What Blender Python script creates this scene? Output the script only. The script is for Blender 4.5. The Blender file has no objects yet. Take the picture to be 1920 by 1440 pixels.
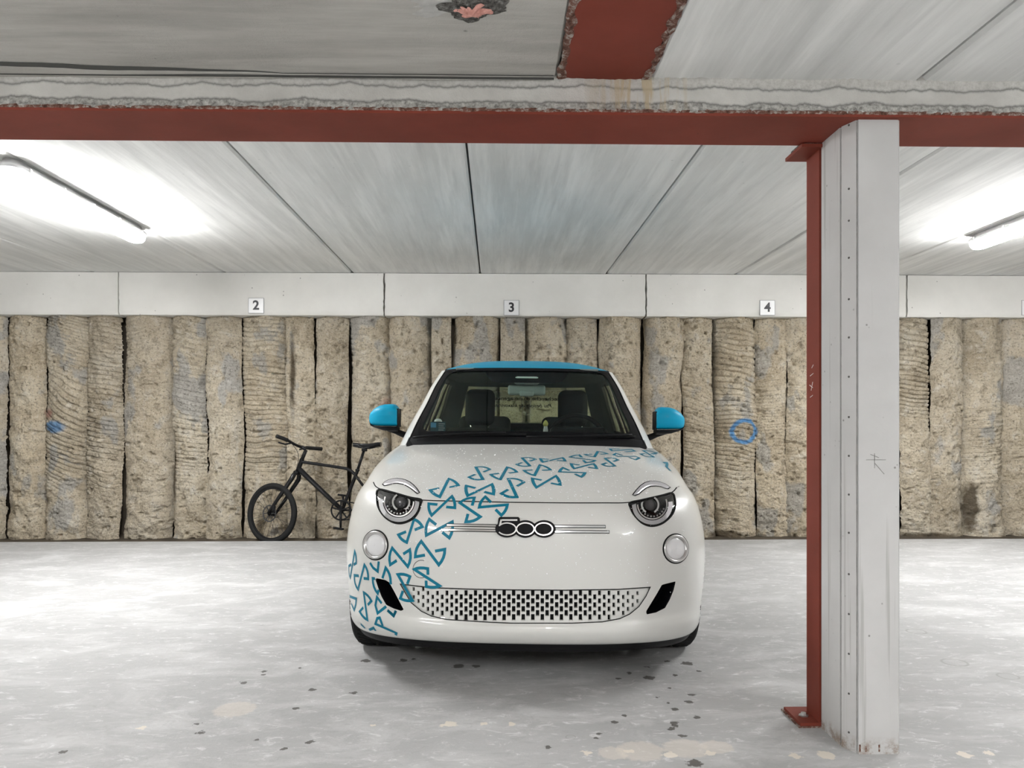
import bpy, bmesh, math, random
import numpy as np
from mathutils import Vector, Matrix
from mathutils.bvhtree import BVHTree

random.seed(7)
rng = np.random.default_rng(7)
scene = bpy.context.scene
C = scene.collection

# ------------------------------------------------------------------ camera, world, exposure
F, CX, CY, H = 1440.0, 960.0, 790.0, 1.11          # focal length (px), horizon pixel, eye height (m)
YAW = math.radians(1.2)
cam_d = bpy.data.cameras.new('camera'); cam = bpy.data.objects.new('camera', cam_d); C.objects.link(cam)
cam.location = (0, 0, H); cam.rotation_euler = (math.pi/2, 0, -YAW)
cam_d.sensor_fit = 'HORIZONTAL'; cam_d.sensor_width = 36; cam_d.lens = 27.0
cam_d.shift_y = 70/1920; cam_d.clip_start = 0.02; cam_d.clip_end = 100
scene.camera = cam
world = bpy.data.worlds.new('world'); scene.world = world; world.use_nodes = True
world.node_tree.nodes['Background'].inputs[0].default_value = (0.05, 0.05, 0.05, 1)
world.node_tree.nodes['Background'].inputs[1].default_value = 0.2
vs = scene.view_settings
vs.view_transform = 'Standard'; vs.look = 'None'; vs.gamma = 1.0; vs.use_curve_mapping = False
vs.exposure = 2.5
LAMP = 30.0                                           # radiance of the fluorescent diffusers

# ------------------------------------------------------------------ picture geometry helpers
FW = Vector((math.sin(YAW), math.cos(YAW), 0)); RT = Vector((math.cos(YAW), -math.sin(YAW), 0)); UP = Vector((0, 0, 1))
EYE = Vector((0, 0, H))
def ray(px, py): return FW + RT*((px-CX)/F) + UP*((CY-py)/F)
def at_z(px, py, z):
    d = ray(px, py); return EYE + d*((z-H)/d.z)
def at_Y(px, py, Y):
    d = ray(px, py); return EYE + d*(Y/d.y)

# ------------------------------------------------------------------ mesh helpers
class MB:
    def __init__(s): s.v = []; s.f = []
    def add(s, v, f, M=None):
        n = len(s.v)
        for p in v:
            p = Vector(p)
            if M is not None: p = M @ p
            s.v.append((p.x, p.y, p.z))
        s.f += [tuple(i+n for i in q) for q in f]
        return s
    def box(s, lo, hi, M=None):
        (a,b,c),(d,e,f) = lo, hi
        return s.add([(a,b,c),(d,b,c),(d,e,c),(a,e,c),(a,b,f),(d,b,f),(d,e,f),(a,e,f)],
                     [(0,3,2,1),(4,5,6,7),(0,1,5,4),(1,2,6,5),(2,3,7,6),(3,0,4,7)], M)
    def rbox(s, size, r, M=None, seg=3):
        bm = bmesh.new(); bmesh.ops.create_cube(bm, size=1)
        for v in bm.verts: v.co = Vector((v.co.x*size[0], v.co.y*size[1], v.co.z*size[2]))
        bmesh.ops.bevel(bm, geom=bm.edges[:], offset=r, segments=seg, profile=0.5, affect='EDGES')
        bm.verts.index_update()
        s.add([v.co.copy() for v in bm.verts], [[v.index for v in f.verts] for f in bm.faces], M); bm.free()
        return s
    def tube(s, pts, r, seg=10, closed=False, M=None, caps=True, flat=None):
        pts = [Vector(p) for p in pts]; n = len(pts)
        rr = r if hasattr(r, '__len__') else [r]*n
        T = []
        for i in range(n):
            a = pts[(i-1) % n] if (closed or i > 0) else pts[i]
            b = pts[(i+1) % n] if (closed or i < n-1) else pts[i]
            T.append((b-a).normalized())
        nrm = T[0].orthogonal().normalized()
        if flat is not None:
            nrm = (Vector(flat) - T[0]*T[0].dot(Vector(flat))).normalized()
        v = []
        for i in range(n):
            nrm = (nrm - T[i]*nrm.dot(T[i]))
            nrm = nrm.normalized() if nrm.length > 1e-6 else T[i].orthogonal().normalized()
            bn = T[i].cross(nrm)
            for k in range(seg):
                a = 2*math.pi*k/seg
                v.append(pts[i] + (nrm*math.cos(a) + bn*math.sin(a))*rr[i])
        f = []
        for i in range(n if closed else n-1):
            j = (i+1) % n
            for k in range(seg):
                l = (k+1) % seg
                f.append((i*seg+k, i*seg+l, j*seg+l, j*seg+k))
        if caps and not closed:
            f.append(tuple(range(seg))[::-1]); f.append(tuple((n-1)*seg+k for k in range(seg)))
        return s.add(v, f, M)
    def lathe(s, prof, seg=32, M=None, closed=False):
        # profile of (radius, height) turned about local z
        v = []; f = []; n = len(prof)
        for k in range(seg):
            a = 2*math.pi*k/seg
            for r, h in prof: v.append((r*math.cos(a), r*math.sin(a), h))
        for k in range(seg):
            l = (k+1) % seg
            for i in range(n if closed else n-1):
                j = (i+1) % n
                f.append((k*n+i, l*n+i, l*n+j, k*n+j))
        return s.add(v, f, M)
    def grid(s, P):
        P = np.asarray(P); a, b = P.shape[:2]
        f = [(i*b+j, i*b+j+1, (i+1)*b+j+1, (i+1)*b+j) for i in range(a-1) for j in range(b-1)]
        return s.add([tuple(p) for p in P.reshape(-1, 3)], f)
    def build(s, name, mat, parent=None, smooth=False, M=None, sharp=None):
        me = bpy.data.meshes.new(name); me.from_pydata([tuple(p) for p in s.v], [], s.f); me.update()
        bm = bmesh.new(); bm.from_mesh(me); bmesh.ops.recalc_face_normals(bm, faces=bm.faces[:]); bm.to_mesh(me); bm.free()
        return mesh_obj(name, me, mat, parent, smooth, M, sharp)
def mesh_obj(name, me, mat, parent=None, smooth=False, M=None, sharp=None):
    me.materials.append(mat)
    if smooth:
        me.polygons.foreach_set('use_smooth', [True]*len(me.polygons))
        if sharp is not None: me.set_sharp_from_angle(angle=math.radians(sharp))
    o = bpy.data.objects.new(name, me); C.objects.link(o)
    if parent is not None: o.parent = parent
    if M is not None: o.matrix_local = M
    return o
def raw_mesh(name, V, Fc):
    me = bpy.data.meshes.new(name); me.from_pydata([tuple(p) for p in V], [], [tuple(f) for f in Fc]); me.update(); return me
def tag(o, label=None, cat=None, group=None, kind=None):
    if label: o['label'] = label
    if cat: o['category'] = cat
    if group: o['group'] = group
    if kind: o['kind'] = kind
    return o
def empty(name, loc=(0,0,0), rot=(0,0,0)):
    o = bpy.data.objects.new(name, None); C.objects.link(o); o.location = loc; o.rotation_euler = rot
    o.empty_display_size = 0.1; return o
def copy_tree(o, parent=None):
    c = o.copy(); C.objects.link(c); c.parent = parent
    for k in o.keys():
        c[k] = o[k]
    for ch in list(o.children): copy_tree(ch, c)
    return c
def TR(x, y, z): return Matrix.Translation((x, y, z))
def RX(a): return Matrix.Rotation(math.radians(a), 4, 'X')
def RY(a): return Matrix.Rotation(math.radians(a), 4, 'Y')
def RZ(a): return Matrix.Rotation(math.radians(a), 4, 'Z')
def SC(x, y, z): return Matrix.Diagonal((x, y, z, 1))

# value noise in numpy
_perm = rng.random((64, 64, 64))
def vnoise(x, y, z=0.0):
    x, y, z = np.broadcast_arrays(np.asarray(x, float), np.asarray(y, float), np.asarray(z, float))
    xi, yi, zi = np.floor(x).astype(int), np.floor(y).astype(int), np.floor(z).astype(int)
    fx, fy, fz = x-xi, y-yi, z-zi
    fx, fy, fz = [t*t*(3-2*t) for t in (fx, fy, fz)]
    r = 0
    for a in (0, 1):
        for b in (0, 1):
            for c in (0, 1):
                w = (fx if a else 1-fx)*(fy if b else 1-fy)*(fz if c else 1-fz)
                r = r + w*_perm[(xi+a) % 64, (yi+b) % 64, (zi+c) % 64]
    return r*2-1
def fbm(x, y, z=0.0, o=4, g=.5):
    r = 0; a = 1.0; s = 1.0
    for k in range(o):
        r = r + a*vnoise(np.asarray(x)*s+k*7.3, np.asarray(y)*s+k*3.1, np.asarray(z)*s+k*5.7); a *= g; s *= 2.03
    return r

# ------------------------------------------------------------------ material helpers
class NT:
    def __init__(s, name):
        s.m = bpy.data.materials.new(name); s.m.use_nodes = True; s.t = s.m.node_tree
        s.b = s.t.nodes['Principled BSDF']; s.out = s.t.nodes['Material Output']
    def n(s, typ, ins=None, **kw):
        nd = s.t.nodes.new('ShaderNode'+typ)
        for k, v in kw.items(): setattr(nd, k, v)
        for k, v in (ins or {}).items(): s.put(nd.inputs[k], v)
        return nd
    def put(s, sock, v):
        if isinstance(v, bpy.types.NodeSocket): s.t.links.new(v, sock)
        elif isinstance(v, bpy.types.Node): s.t.links.new(v.outputs[0], sock)
        else:
            if hasattr(sock.default_value, '__len__') and len(sock.default_value) == 4 and len(v) == 3: v = (*v, 1)
            sock.default_value = v
    def set(s, **kw):
        for k, v in kw.items(): s.put(s.b.inputs[k.replace('_', ' ')], v)
        return s
    def math(s, op, a, b=0.0, clamp=False):
        nd = s.n('Math', {0: a, 1: b}, operation=op); nd.use_clamp = clamp; return nd.outputs[0]
    def mix(s, f, a, b, mode='MIX'):
        nd = s.n('Mix', data_type='RGBA', blend_type=mode); s.put(nd.inputs[0], f); s.put(nd.inputs[6], a); s.put(nd.inputs[7], b)
        return nd.outputs[2]
    def ramp(s, f, stops):
        nd = s.n('ValToRGB', {0: f}); e = nd.color_ramp.elements
        while len(e) < len(stops): e.new(0.5)
        for i, (p, c) in enumerate(stops):
            e[i].position = p
            if not hasattr(c, '__len__'): c = (c, c, c)
            e[i].color = (*c, 1) if len(c) == 3 else c
        return nd.outputs[0]
    def pos(s, scale=(1,1,1), offs=(0,0,0)):
        g = s.n('NewGeometry').outputs['Position']
        return s.n('Mapping', {0: g, 1: offs, 3: scale}).outputs[0]
    def noise(s, vec, scale, detail=5, rough=.55, dist=0.0):
        return s.n('TexNoise', {'Vector': vec, 'Scale': scale, 'Detail': detail, 'Roughness': rough, 'Distortion': dist}).outputs[0]
    def bump(s, h, strength=.3, dist=.01, normal=None):
        nd = s.n('Bump', {'Height': h, 'Strength': strength, 'Distance': dist})
        if normal is not None: s.put(nd.inputs['Normal'], normal)
        return nd.outputs[0]

def plain(name, col, rough=.5, metal=0.0, coat=0.0, spec=.5, **kw):
    if max(col) < .03 and spec == .5: spec = .07
    t = NT(name); t.set(Base_Color=col, Roughness=rough, Metallic=metal)
    t.b.inputs['Coat Weight'].default_value = coat; t.b.inputs['Coat Roughness'].default_value = .06
    t.b.inputs['Specular IOR Level'].default_value = spec
    t.set(**kw); return t.m

def concrete(name, dark, light, scale=1.5, stretch=(1,1,1), bump=.25, rough=.85, pits=.0, streak=None, fine=60):
    t = NT(name)
    p = t.pos(stretch); q = t.pos()
    a = t.noise(p, scale, 8, .62)
    col = t.ramp(a, [(.32, dark), (.68, light)])
    if streak:
        b = t.noise(t.pos(streak), 1.0, 6, .65)
        col = t.mix(t.math('MULTIPLY', t.ramp(b, [(.42, 0), (.68, 1)]), .55), col, tuple(min(1, c*1.22) for c in light))
        b2 = t.noise(t.pos(streak, (3, 1, 2)), 1.7, 6, .6)
        col = t.mix(t.math('MULTIPLY', t.ramp(b2, [(.5, 0), (.75, 1)]), .4), col, tuple(c*.75 for c in dark))
    h = t.noise(q, fine, 6, .7)
    hh = t.math('ADD', h, t.math('MULTIPLY', a, .8))
    if pits > 0:
        v = t.n('TexVoronoi', {'Vector': q, 'Scale': 14.0}).outputs[0]
        nz = t.noise(q, 6.0, 2)
        m = t.math('MULTIPLY', t.ramp(v, [(.05, 1), (.11, 0)]), t.ramp(nz, [(.56, 0), (.6, 1)]))
        col = t.mix(t.math('MULTIPLY', m, pits), col, tuple(c*.35 for c in dark))
        hh = t.math('SUBTRACT', hh, m)
    t.set(Base_Color=col, Roughness=rough, Normal=t.bump(hh, bump, .01))
    t.b.inputs['Specular IOR Level'].default_value = .25
    return t.m
# ------------------------------------------------------------------ the garage
ZC, ZN, ZB = 2.567, 2.24, 2.13                  # far slab, near slab, underside of the cross beam
YB0, YB1 = 2.52, 2.78                           # front and back of the cross beam
XL, XR, YN, YWALL = -7.0, 7.6, -4.0, 7.92
YEDGE = 7.16                                    # where the floor slab ends at the gutter

m_slab = concrete('slab_concrete', (.62, .625, .61), (.78, .78, .765), 1.1, (1.5, .5, 1), .16, .9, .3, streak=(11, .6, 1), fine=90)
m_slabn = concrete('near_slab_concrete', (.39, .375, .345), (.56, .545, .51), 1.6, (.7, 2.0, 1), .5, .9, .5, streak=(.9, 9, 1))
m_cap = concrete('capping_concrete', (.67, .66, .625), (.78, .77, .735), 1.3, (1, 1, 1), .12, .88, .8)
m_wallc = concrete('wall_concrete', (.6, .6, .59), (.7, .7, .69), 1.0)
m_dark = concrete('dark_earth', (.05, .04, .03), (.11, .09, .065), 4.0)
m_jgrey = concrete('joint_mortar', (.17, .165, .155), (.36, .35, .33), 30)
m_joint = plain('joint_shadow_mortar', (.06, .06, .055), .95)

# red oxide paint
t = NT('red_oxide_paint'); p = t.pos()
a = t.noise(p, 3, 6); b = t.noise(p, 38, 6, .7)
col = t.ramp(a, [(.3, (.175, .036, .022)), (.7, (.235, .050, .032))])
col = t.mix(t.ramp(b, [(.66, 0), (.74, .7)]), col, (.09, .04, .03))
t.set(Base_Color=col, Roughness=.6, Normal=t.bump(b, .08, .005)); t.b.inputs['Specular IOR Level'].default_value = .2; m_red = t.m
# rust and mortar crust on the flange edges
t = NT('rusty_mortar'); p = t.pos(); a = t.noise(p, 45, 6, .7)
t.set(Base_Color=t.ramp(a, [(.35, (.07, .03, .02)), (.5, (.22, .10, .07)), (.62, (.5, .45, .4))]), Roughness=.95, Normal=t.bump(a, .9, .02)); m_crust = t.m

# floor ------------------------------------------------------------
t = NT('floor_concrete'); p = t.pos()
pd = t.n('Mapping', {0: t.n('NewGeometry').outputs['Position'], 2: (0, 0, math.radians(-50)), 3: (1.3, 2.6, 1)}).outputs[0]
a = t.noise(pd, 1.6, 8, .68, .6); b = t.noise(p, .7, 5, .6); c = t.noise(pd, 9.0, 10, .76, .9); d = t.noise(p, 70, 4, .7)
col = t.ramp(b, [(.3, (.36, .36, .355)), (.7, (.43, .43, .425))])
col = t.mix(t.math('MULTIPLY', t.ramp(a, [(.47, 0), (.66, 1)]), .7), col, (.58, .58, .575))
col = t.mix(t.math('MULTIPLY', t.ramp(c, [(.55, 0), (.66, 1)]), .7), col, (.72, .72, .715))
col = t.mix(t.math('MULTIPLY', t.ramp(c, [(.30, 1), (.45, 0)]), .5), col, (.27, .268, .26))
col = t.mix(t.math('MULTIPLY', t.ramp(a, [(.25, 1), (.38, 0)]), .3), col, (.33, .32, .31))
wob = t.noise(p, 42, 3, .6)
def spots(col, items, colour, strength):
    for (x, y, r) in items:
        g = at_z(x, y, 0)
        dd = t.n('VectorMath', {0: p, 1: tuple(g)}, operation='DISTANCE').outputs['Value']
        dd = t.math('ADD', dd, t.math('MULTIPLY', t.math('SUBTRACT', wob, .5), .05))
        rr = r*(g.y)/F
        col = t.mix(t.math('MULTIPLY', t.ramp(t.math('DIVIDE', dd, rr*2), [(.42, 1), (.52, 0)]), strength), col, colour)
    return col
col = spots(col, [(846,1358,13),(830,1360,7),(906,1357,7),(960,1357,8),(265,1365,8),(700,1360,5),(1255,1415,14),(1330,1412,11),(1550,1416,18),(1492,1417,12),(1808,1415,14),(1855,1412,10),(1100,1411,9),(1180,1409,9)], (.72, .66, .56), .8)
col = spots(col, [(1200,1408,46),(1150,1412,30),(1285,1403,44),(1345,1400,30),(440,1330,40)], (.66, .60, .52), .45)
col = spots(col, [(456,1280,7),(495,1259,5),(492,1265,4),(562,1252,4),(586,1293,7),(555,1328,6),(370,1357,6),(375,1373,8),(481,1388,4),(531,1405,8),(581,1391,8),(119,1410,8),(665,1299,7),(686,1239,10),(755,1238,8),(776,1236,5),(860,1249,11),(893,1249,8),(1217,1271,12),(1288,1244,11),(1181,1262,6),(1160,1272,5),(1267,1266,5),(1214,1250,5),(1250,1240,4),(1296,1303,7),(1265,1360,7),(1258,1290,4),(1310,1258,4),(1232,1308,3),(1255,1318,4),(1171,1341,6),(1150,1354,7),(1265,1330,7),(1292,1316,7),(1307,1345,8),(1263,1356,8),(1260,1367,7),(1280,1380,7),(1027,1401,6),(1123,1376,5),(1117,1384,5),(1302,1431,16)], (.075, .068, .06), .88)
# old rim stains: thin rings
for (x, y, r) in [(1070,1382,9),(1718,1184,17),(1790,1242,22),(1890,1268,18)]:
    g = at_z(x, y, 0); dd = t.n('VectorMath', {0: p, 1: tuple(g)}, operation='DISTANCE').outputs['Value']
    rr = r*g.y/F
    k = t.math('ABSOLUTE', t.math('SUBTRACT', t.math('DIVIDE', dd, rr), 1.0))
    col = t.mix(t.math('MULTIPLY', t.ramp(k, [(.05, 1), (.16, 0)]), .5), col, (.25, .24, .22))
t.set(Base_Color=col, Roughness=t.ramp(a, [(.3, .5), (.7, .66)]), Normal=t.bump(t.math('ADD', d, t.math('MULTIPLY', c, .8)), .25, .006)); m_floor = t.m
t.b.inputs['Specular IOR Level'].default_value = .22

floor = MB().box((XL-.3, YN-.3, -.3), (XR+.3, YEDGE, 0)).build('floor', m_floor)
tag(floor, 'light grey stained concrete garage floor', kind='structure')
gut = MB().box((XL, YEDGE-.01, -.3), (XR, YWALL, -.045)).build('gutter_bed', m_dark, floor)

# side and back walls out of view
for nm, lo, hi in (('wall_left', (XL-.3, YN-.3, 0), (XL, YWALL+.3, 3)), ('wall_right', (XR, YN-.3, 0), (XR+.3, YWALL+.3, 3)), ('wall_near', (XL, YN-.3, 0), (XR, YN, 3))):
    tag(MB().box(lo, hi).build(nm, m_wallc), 'plain grey concrete side wall of the garage', kind='structure')

# pile wall ---------------------------------------------------------
wall = MB().box((XL, YWALL, -.3), (XR, YWALL+.3, 3)).build('wall_back', m_dark)
tag(wall, 'retaining wall of rough bored concrete piles side by side', kind='structure')
t = NT('pile_concrete'); p = t.pos(); inf = t.n('ObjectInfo')
shift = t.n('VectorMath', {0: p, 1: t.n('CombineXYZ', {0: t.math('MULTIPLY', inf.outputs['Random'], 17.0), 2: t.math('MULTIPLY', inf.outputs['Random'], 9.0)})}, operation='ADD').outputs[0]
a = t.noise(shift, 2.2, 7, .62); b = t.noise(shift, 9, 8, .72); c = t.noise(shift, 55, 6, .75)
ps = t.n('Mapping', {0: shift, 3: (9, 4, .8)}).outputs[0]; s_ = t.noise(ps, 1.0, 5, .6)
col = t.ramp(a, [(.30, (.52, .44, .32)), (.5, (.70, .615, .475)), (.72, (.80, .735, .61))])
col = t.mix(t.math('MULTIPLY', t.ramp(b, [(.32, 1), (.46, 0)]), .75), col, (.28, .23, .165))
col = t.mix(t.math('MULTIPLY', t.ramp(b, [(.54, 0), (.66, 1)]), .8), col, (.80, .75, .66))
gp = t.noise(t.n('Mapping', {0: shift, 3: (1.6, 1, 1), 1: (4, 0, 7)}).outputs[0], 1.9, 4, .5)
col = t.mix(t.math('MULTIPLY', t.ramp(gp, [(.585, 0), (.625, 1)]), .85), col, t.ramp(b, [(.3, (.42, .405, .375)), (.7, (.62, .605, .57))]))
col = t.mix(t.math('MULTIPLY', t.ramp(s_, [(.62, 0), (.74, 1)]), .45), col, (.74, .71, .65))
tin = t.ramp(inf.outputs['Random'], [(0, (.88, .87, .86)), (.5, (1, .97, .92)), (1, (1.0, 1.0, 1.0))])
col = t.mix(1.0, col, tin, 'MULTIPLY')
col = t.mix(t.math('MULTIPLY', t.ramp(c, [(.36, 1), (.46, 0)]), .8), col, (.15, .12, .09))
col = t.mix(t.math('MULTIPLY', t.ramp(c, [(.56, 0), (.66, 1)]), .7), col, (.82, .79, .72))
# sprayed paint: blue ring, blue patch and red smear
def at_px(x, y): return at_Y(x, y, 7.62)
sep = t.n('SeparateXYZ', {0: p})
flat = t.n('CombineXYZ', {0: sep.outputs[0], 2: sep.outputs[2]}).outputs[0]
def pdist(x, y, sx=1.0, sz=1.0, amp=.03):
    g = at_px(x, y)
    v = t.n('Mapping', {0: t.n('VectorMath', {0: flat, 1: (g.x, 0, g.z)}, operation='SUBTRACT').outputs[0], 3: (sx, 1, sz)}).outputs[0]
    l = t.n('VectorMath', {0: v}, operation='LENGTH').outputs['Value']
    return t.math('ADD', l, t.math('MULTIPLY', t.math('SUBTRACT', b, .5), amp))
for (x_, y_, sx_, sz_, lo_, hi_) in ((1822, 950, 2.6, .62, .12, .19), (1362, 1003, .75, 3.0, .10, .18), (1745, 1006, .5, 4.0, .10, .2), (547, 700, 7.0, .55, .10, .3), (322, 890, 7.0, .5, .08, .26)):
    col = t.mix(t.math('MULTIPLY', t.ramp(pdist(x_, y_, sx_, sz_, .16), [(lo_, 1), (hi_, 0)]), .85), col, (.075, .052, .028))
ringd = t.math('ABSOLUTE', t.math('SUBTRACT', pdist(1396, 809, .95, 1.15, .05), .124))
col = t.mix(t.math('MULTIPLY', t.ramp(ringd, [(.014, 1), (.032, 0)]), .92), col, (.12, .36, .70))
col = t.mix(t.math('MULTIPLY', t.ramp(pdist(101, 801, .8, 1.5, .06), [(.07, 1), (.11, 0)]), .8), col, (.12, .32, .60))
col = t.mix(t.math('MULTIPLY', t.ramp(pdist(86, 775, 1.2, 1.2, .08), [(.03, 1), (.08, 0)]), .6), col, (.42, .12, .10))
col = t.mix(t.math('MULTIPLY', t.ramp(pdist(722, 758, 1.2, 1.0, .08), [(.02, 1), (.09, 0)]), .45), col, (.45, .14, .12))
hh = t.math('ADD', t.math('MULTIPLY', b, 1.0), t.math('MULTIPLY', c, .7))
t.set(Base_Color=col, Roughness=.95, Normal=t.bump(hh, 1.0, .035)); t.b.inputs['Specular IOR Level'].default_value = .15
m_pile = t.m

edges = [5, 75, 155, 223, 317, 380, 450, 535, 588, 650, 727, 810, 848, 937, 985, 1065, 1125, 1208, 1283, 1342, 1425, 1482, 1545, 1625, 1690, 1750, 1810, 1890, 1965]
Xs = [at_Y(x, 800, 7.62).x for x in edges]
while Xs[0] > XL: Xs.insert(0, Xs[0]-random.uniform(.33, .45))
n_left = len(Xs)-len(edges)
while Xs[-1] < XR: Xs.append(Xs[-1]+random.uniform(.33, .45))
Xs[0] = XL; Xs[-1] = XR
ridge = {1: (1.0, .45), 2: (.8, .16), 4: (.6, .15), 6: (.8, .06), 9: (.7, .1), 8: (.25, .3), 14: (.3, .1), 16: (.3, .1), 18: (.35, .3), 19: (.9, .12), 20: (.8, -.05), 24: (1.0, .12), 26: (.4, -.15)}
for i in range(len(Xs)-1):
    xa, xb = Xs[i], Xs[i+1]; wd = xb-xa; xc = (xa+xb)/2; k = i-n_left
    vis = -1 <= k <= len(edges)
    nx, nz = (46, 420) if vis else (16, 60)
    hw = wd/2*random.uniform(.965, 1.045); R = max(.215, hw*1.06)
    yf = 7.60 + max(0, .42-wd)*.28 + random.uniform(-.02, .025)
    lx = np.linspace(-hw, hw, nx)[None, :]; z = np.linspace(-.06, 2.19, nz)[:, None]
    y = R-np.sqrt(np.maximum(R*R-lx*lx, 1e-4))
    sd = i*3.7
    amp, sl = ridge.get(k, (random.uniform(.1, .4), random.uniform(-.2, .3)))
    wx = lx+xc
    rough = fbm(wx*3.2+sd, z*3.2, 1.0, 3)*.020 + fbm(wx*13+sd, z*13, 2.0, 4, .62)*.015 - np.clip(fbm(wx*19+sd, z*19, 7.0, 3)-.5, 0, 1)*.05
    ph = (z + lx*sl + .02*vnoise(wx*5, z*3+sd))/(.043+.006*vnoise(0, z*1.3+sd))
    saw = (ph % 1.0); saw = .45*saw-1.0*np.exp(-((saw-.12)/.13)**2)
    mask = np.clip(.6+1.2*fbm(wx*1.2+sd*2, z*1.1, 3.0, 2), 0, 1)*np.clip((z-.35)/.4, .15, 1)
    disp = rough + amp*.024*saw*mask
    patch = np.clip(fbm(wx*2.3+sd, z*2.0+9, 5.0, 3)-.35, 0, .4)*.05
    foot = np.clip((.22-z)/.25, 0, 1)*(.02+.03*fbm(wx*6, z*6+sd, 4.0, 3))
    sway = .022*vnoise(z*1.4+sd, sd)
    P = np.stack(np.broadcast_arrays(lx*(1+.05*fbm(z*2.6+sd, np.sign(lx)*5+sd, 0, 3))+sway, y-disp-patch-foot, z), -1)
    o = MB().grid(P).build('pile', m_pile, wall, smooth=True, M=TR(xc, yf, 0))

# capping beam in cast lengths with open joints
trim = MB().box((XL, 7.60, 2.165), (XR, YWALL, ZC+.05)).build('trim_1', m_jgrey)
tag(trim, 'pale grey concrete capping beam running above the piles', kind='structure')
cuts = [XL] + [at_Y(x, 550, 7.56).x for x in (-260, 221.5, 720, 1211.5, 1700, 2190)] + [XR]
for i in range(len(cuts)-1):
    xa, xb = cuts[i], cuts[i+1]; g = (.002, .009)[i % 2] if i else .002
    nx = max(4, int((xb-xa)/.03)); zz = np.linspace(2.150, ZC-.004, 16)
    x = np.linspace(xa+.003, xb-.003, nx)
    X, Z = np.meshgrid(x, zz)
    if i >= 2:                                   # ragged edges at the broken joints
        X[:, 0] += .002+.010*np.abs(fbm(zz*22, i*3.0, 0, 3)); X[:, -1] -= .001+.007*np.abs(fbm(zz*25, i*5.0, 1, 3))
    Yg = 7.56 + .0025*fbm(X*2, Z*4, i, 3)
    Yg[0] = 7.575
    Pf = np.stack([X, Yg, Z], -1)
    Pb = Pf[0:1].copy(); Pb[..., 1] = 7.75; Pb[..., 2] = 2.144
    mb = MB().grid(np.concatenate([Pb, Pf], 0))
    for q in (0, -1):
        side = np.stack([Pf[:, q], Pf[:, q]+np.array([0, .1, 0])], 0); mb.grid(side)
    mb.build('beam_length', m_cap, trim, smooth=True, sharp=40)

# far ceiling: slabs side by side ---------------------------------------
ceil = MB().box((XL, YB1-.1, ZC+.03), (XR, YWALL, ZC+.3)).build('ceiling', m_joint)
tag(ceil, 'grey precast concrete ceiling slabs', kind='structure')
jx = [at_Y(x, 512, 7.56).x for x in (-310, -70, 172, 420, 660, 900, 1138, 1380, 1620, 1860, 2100)]
while jx[0] > XL+1.3: jx.insert(0, jx[0]-1.27)
while jx[-1] < XR-1.3: jx.append(jx[-1]+1.27)
jx = [XL]+jx+[XR]
for i in range(len(jx)-1):
    a, b = jx[i]+.006, jx[i+1]-.006
    mb = MB(); ch = .012
    prof = [(a, ZC+.05), (a, ZC+ch), (a+ch, ZC), (b-ch, ZC), (b, ZC+ch), (b, ZC+.05)]
    y0, y1 = YB1-.05, YWALL
    v = [(x, y0, z) for x, z in prof]+[(x, y1, z) for x, z in prof]
    mb.add(v, [(k, k+1, k+7, k+6) for k in range(5)]+[tuple(range(6)), tuple(range(11, 5, -1))])
    mb.build('ceiling_slab', m_slab, ceil)

# near ceiling -----------------------------------------------------------
near = MB().box((XL, YN, ZN+.03), (XR, YB0+.03, ZN+.3)).build('ceiling_near', m_joint)
tag(near, 'lower grey concrete ceiling in front of the red cross beam', kind='structure')
fx0, fx1 = at_z(1049, 146, ZN).x, at_z(1214, 150, ZN).x
mj = at_z(1730, 148, ZN).x
for (a, b, m) in ((XL, fx0, m_slabn), (fx1, mj, m_slab), (mj, mj+1.27, m_slab), (mj+1.27, mj+2.54, m_slab), (mj+2.54, XR, m_slab)):
    a += .006; b -= .006; ch = .012
    prof = [(a, ZN+.05), (a, ZN+ch), (a+ch, ZN), (b-ch, ZN), (b, ZN+ch), (b, ZN+.05)]
    v = [(x, YN, z) for x, z in prof]+[(x, YB0+.02, z) for x, z in prof]
    MB().add(v, [(k, k+1, k+7, k+6) for k in range(5)]+[tuple(range(6)), tuple(range(11, 5, -1))]).build('ceiling_slab', m, near)
# mortar ledge along the left part; dark strips stand in for shade in its cracks
x = np.linspace(XL, fx0-.02, 320); w = np.clip((fx0-.9-x)/1.6, 0, 1)
wav = .010*fbm(x*4, 0, 0, 4)
ya = YB0-.015-.10*w**.7 + wav*np.minimum(1, w*4)
P = np.stack([np.stack([x, ya, np.full_like(x, ZN-.001)], -1), np.stack([x, ya+.004, ZN-.012*np.minimum(1, w*3)-.001], -1), np.stack([x, np.full_like(x, YB0+.01), np.full_like(x, ZN-.014)], -1)], 0)
MB().grid(P[1:]).build('mortar_ledge', m_slabn, near)
MB().grid(P[:2]).build('crack_shade', m_joint, near)
MB().box((XL, YB0-.022, ZN-.0155), (fx0-.02, YB0-.017, ZN-.010)).build('crack_shade', m_joint, near)
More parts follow.
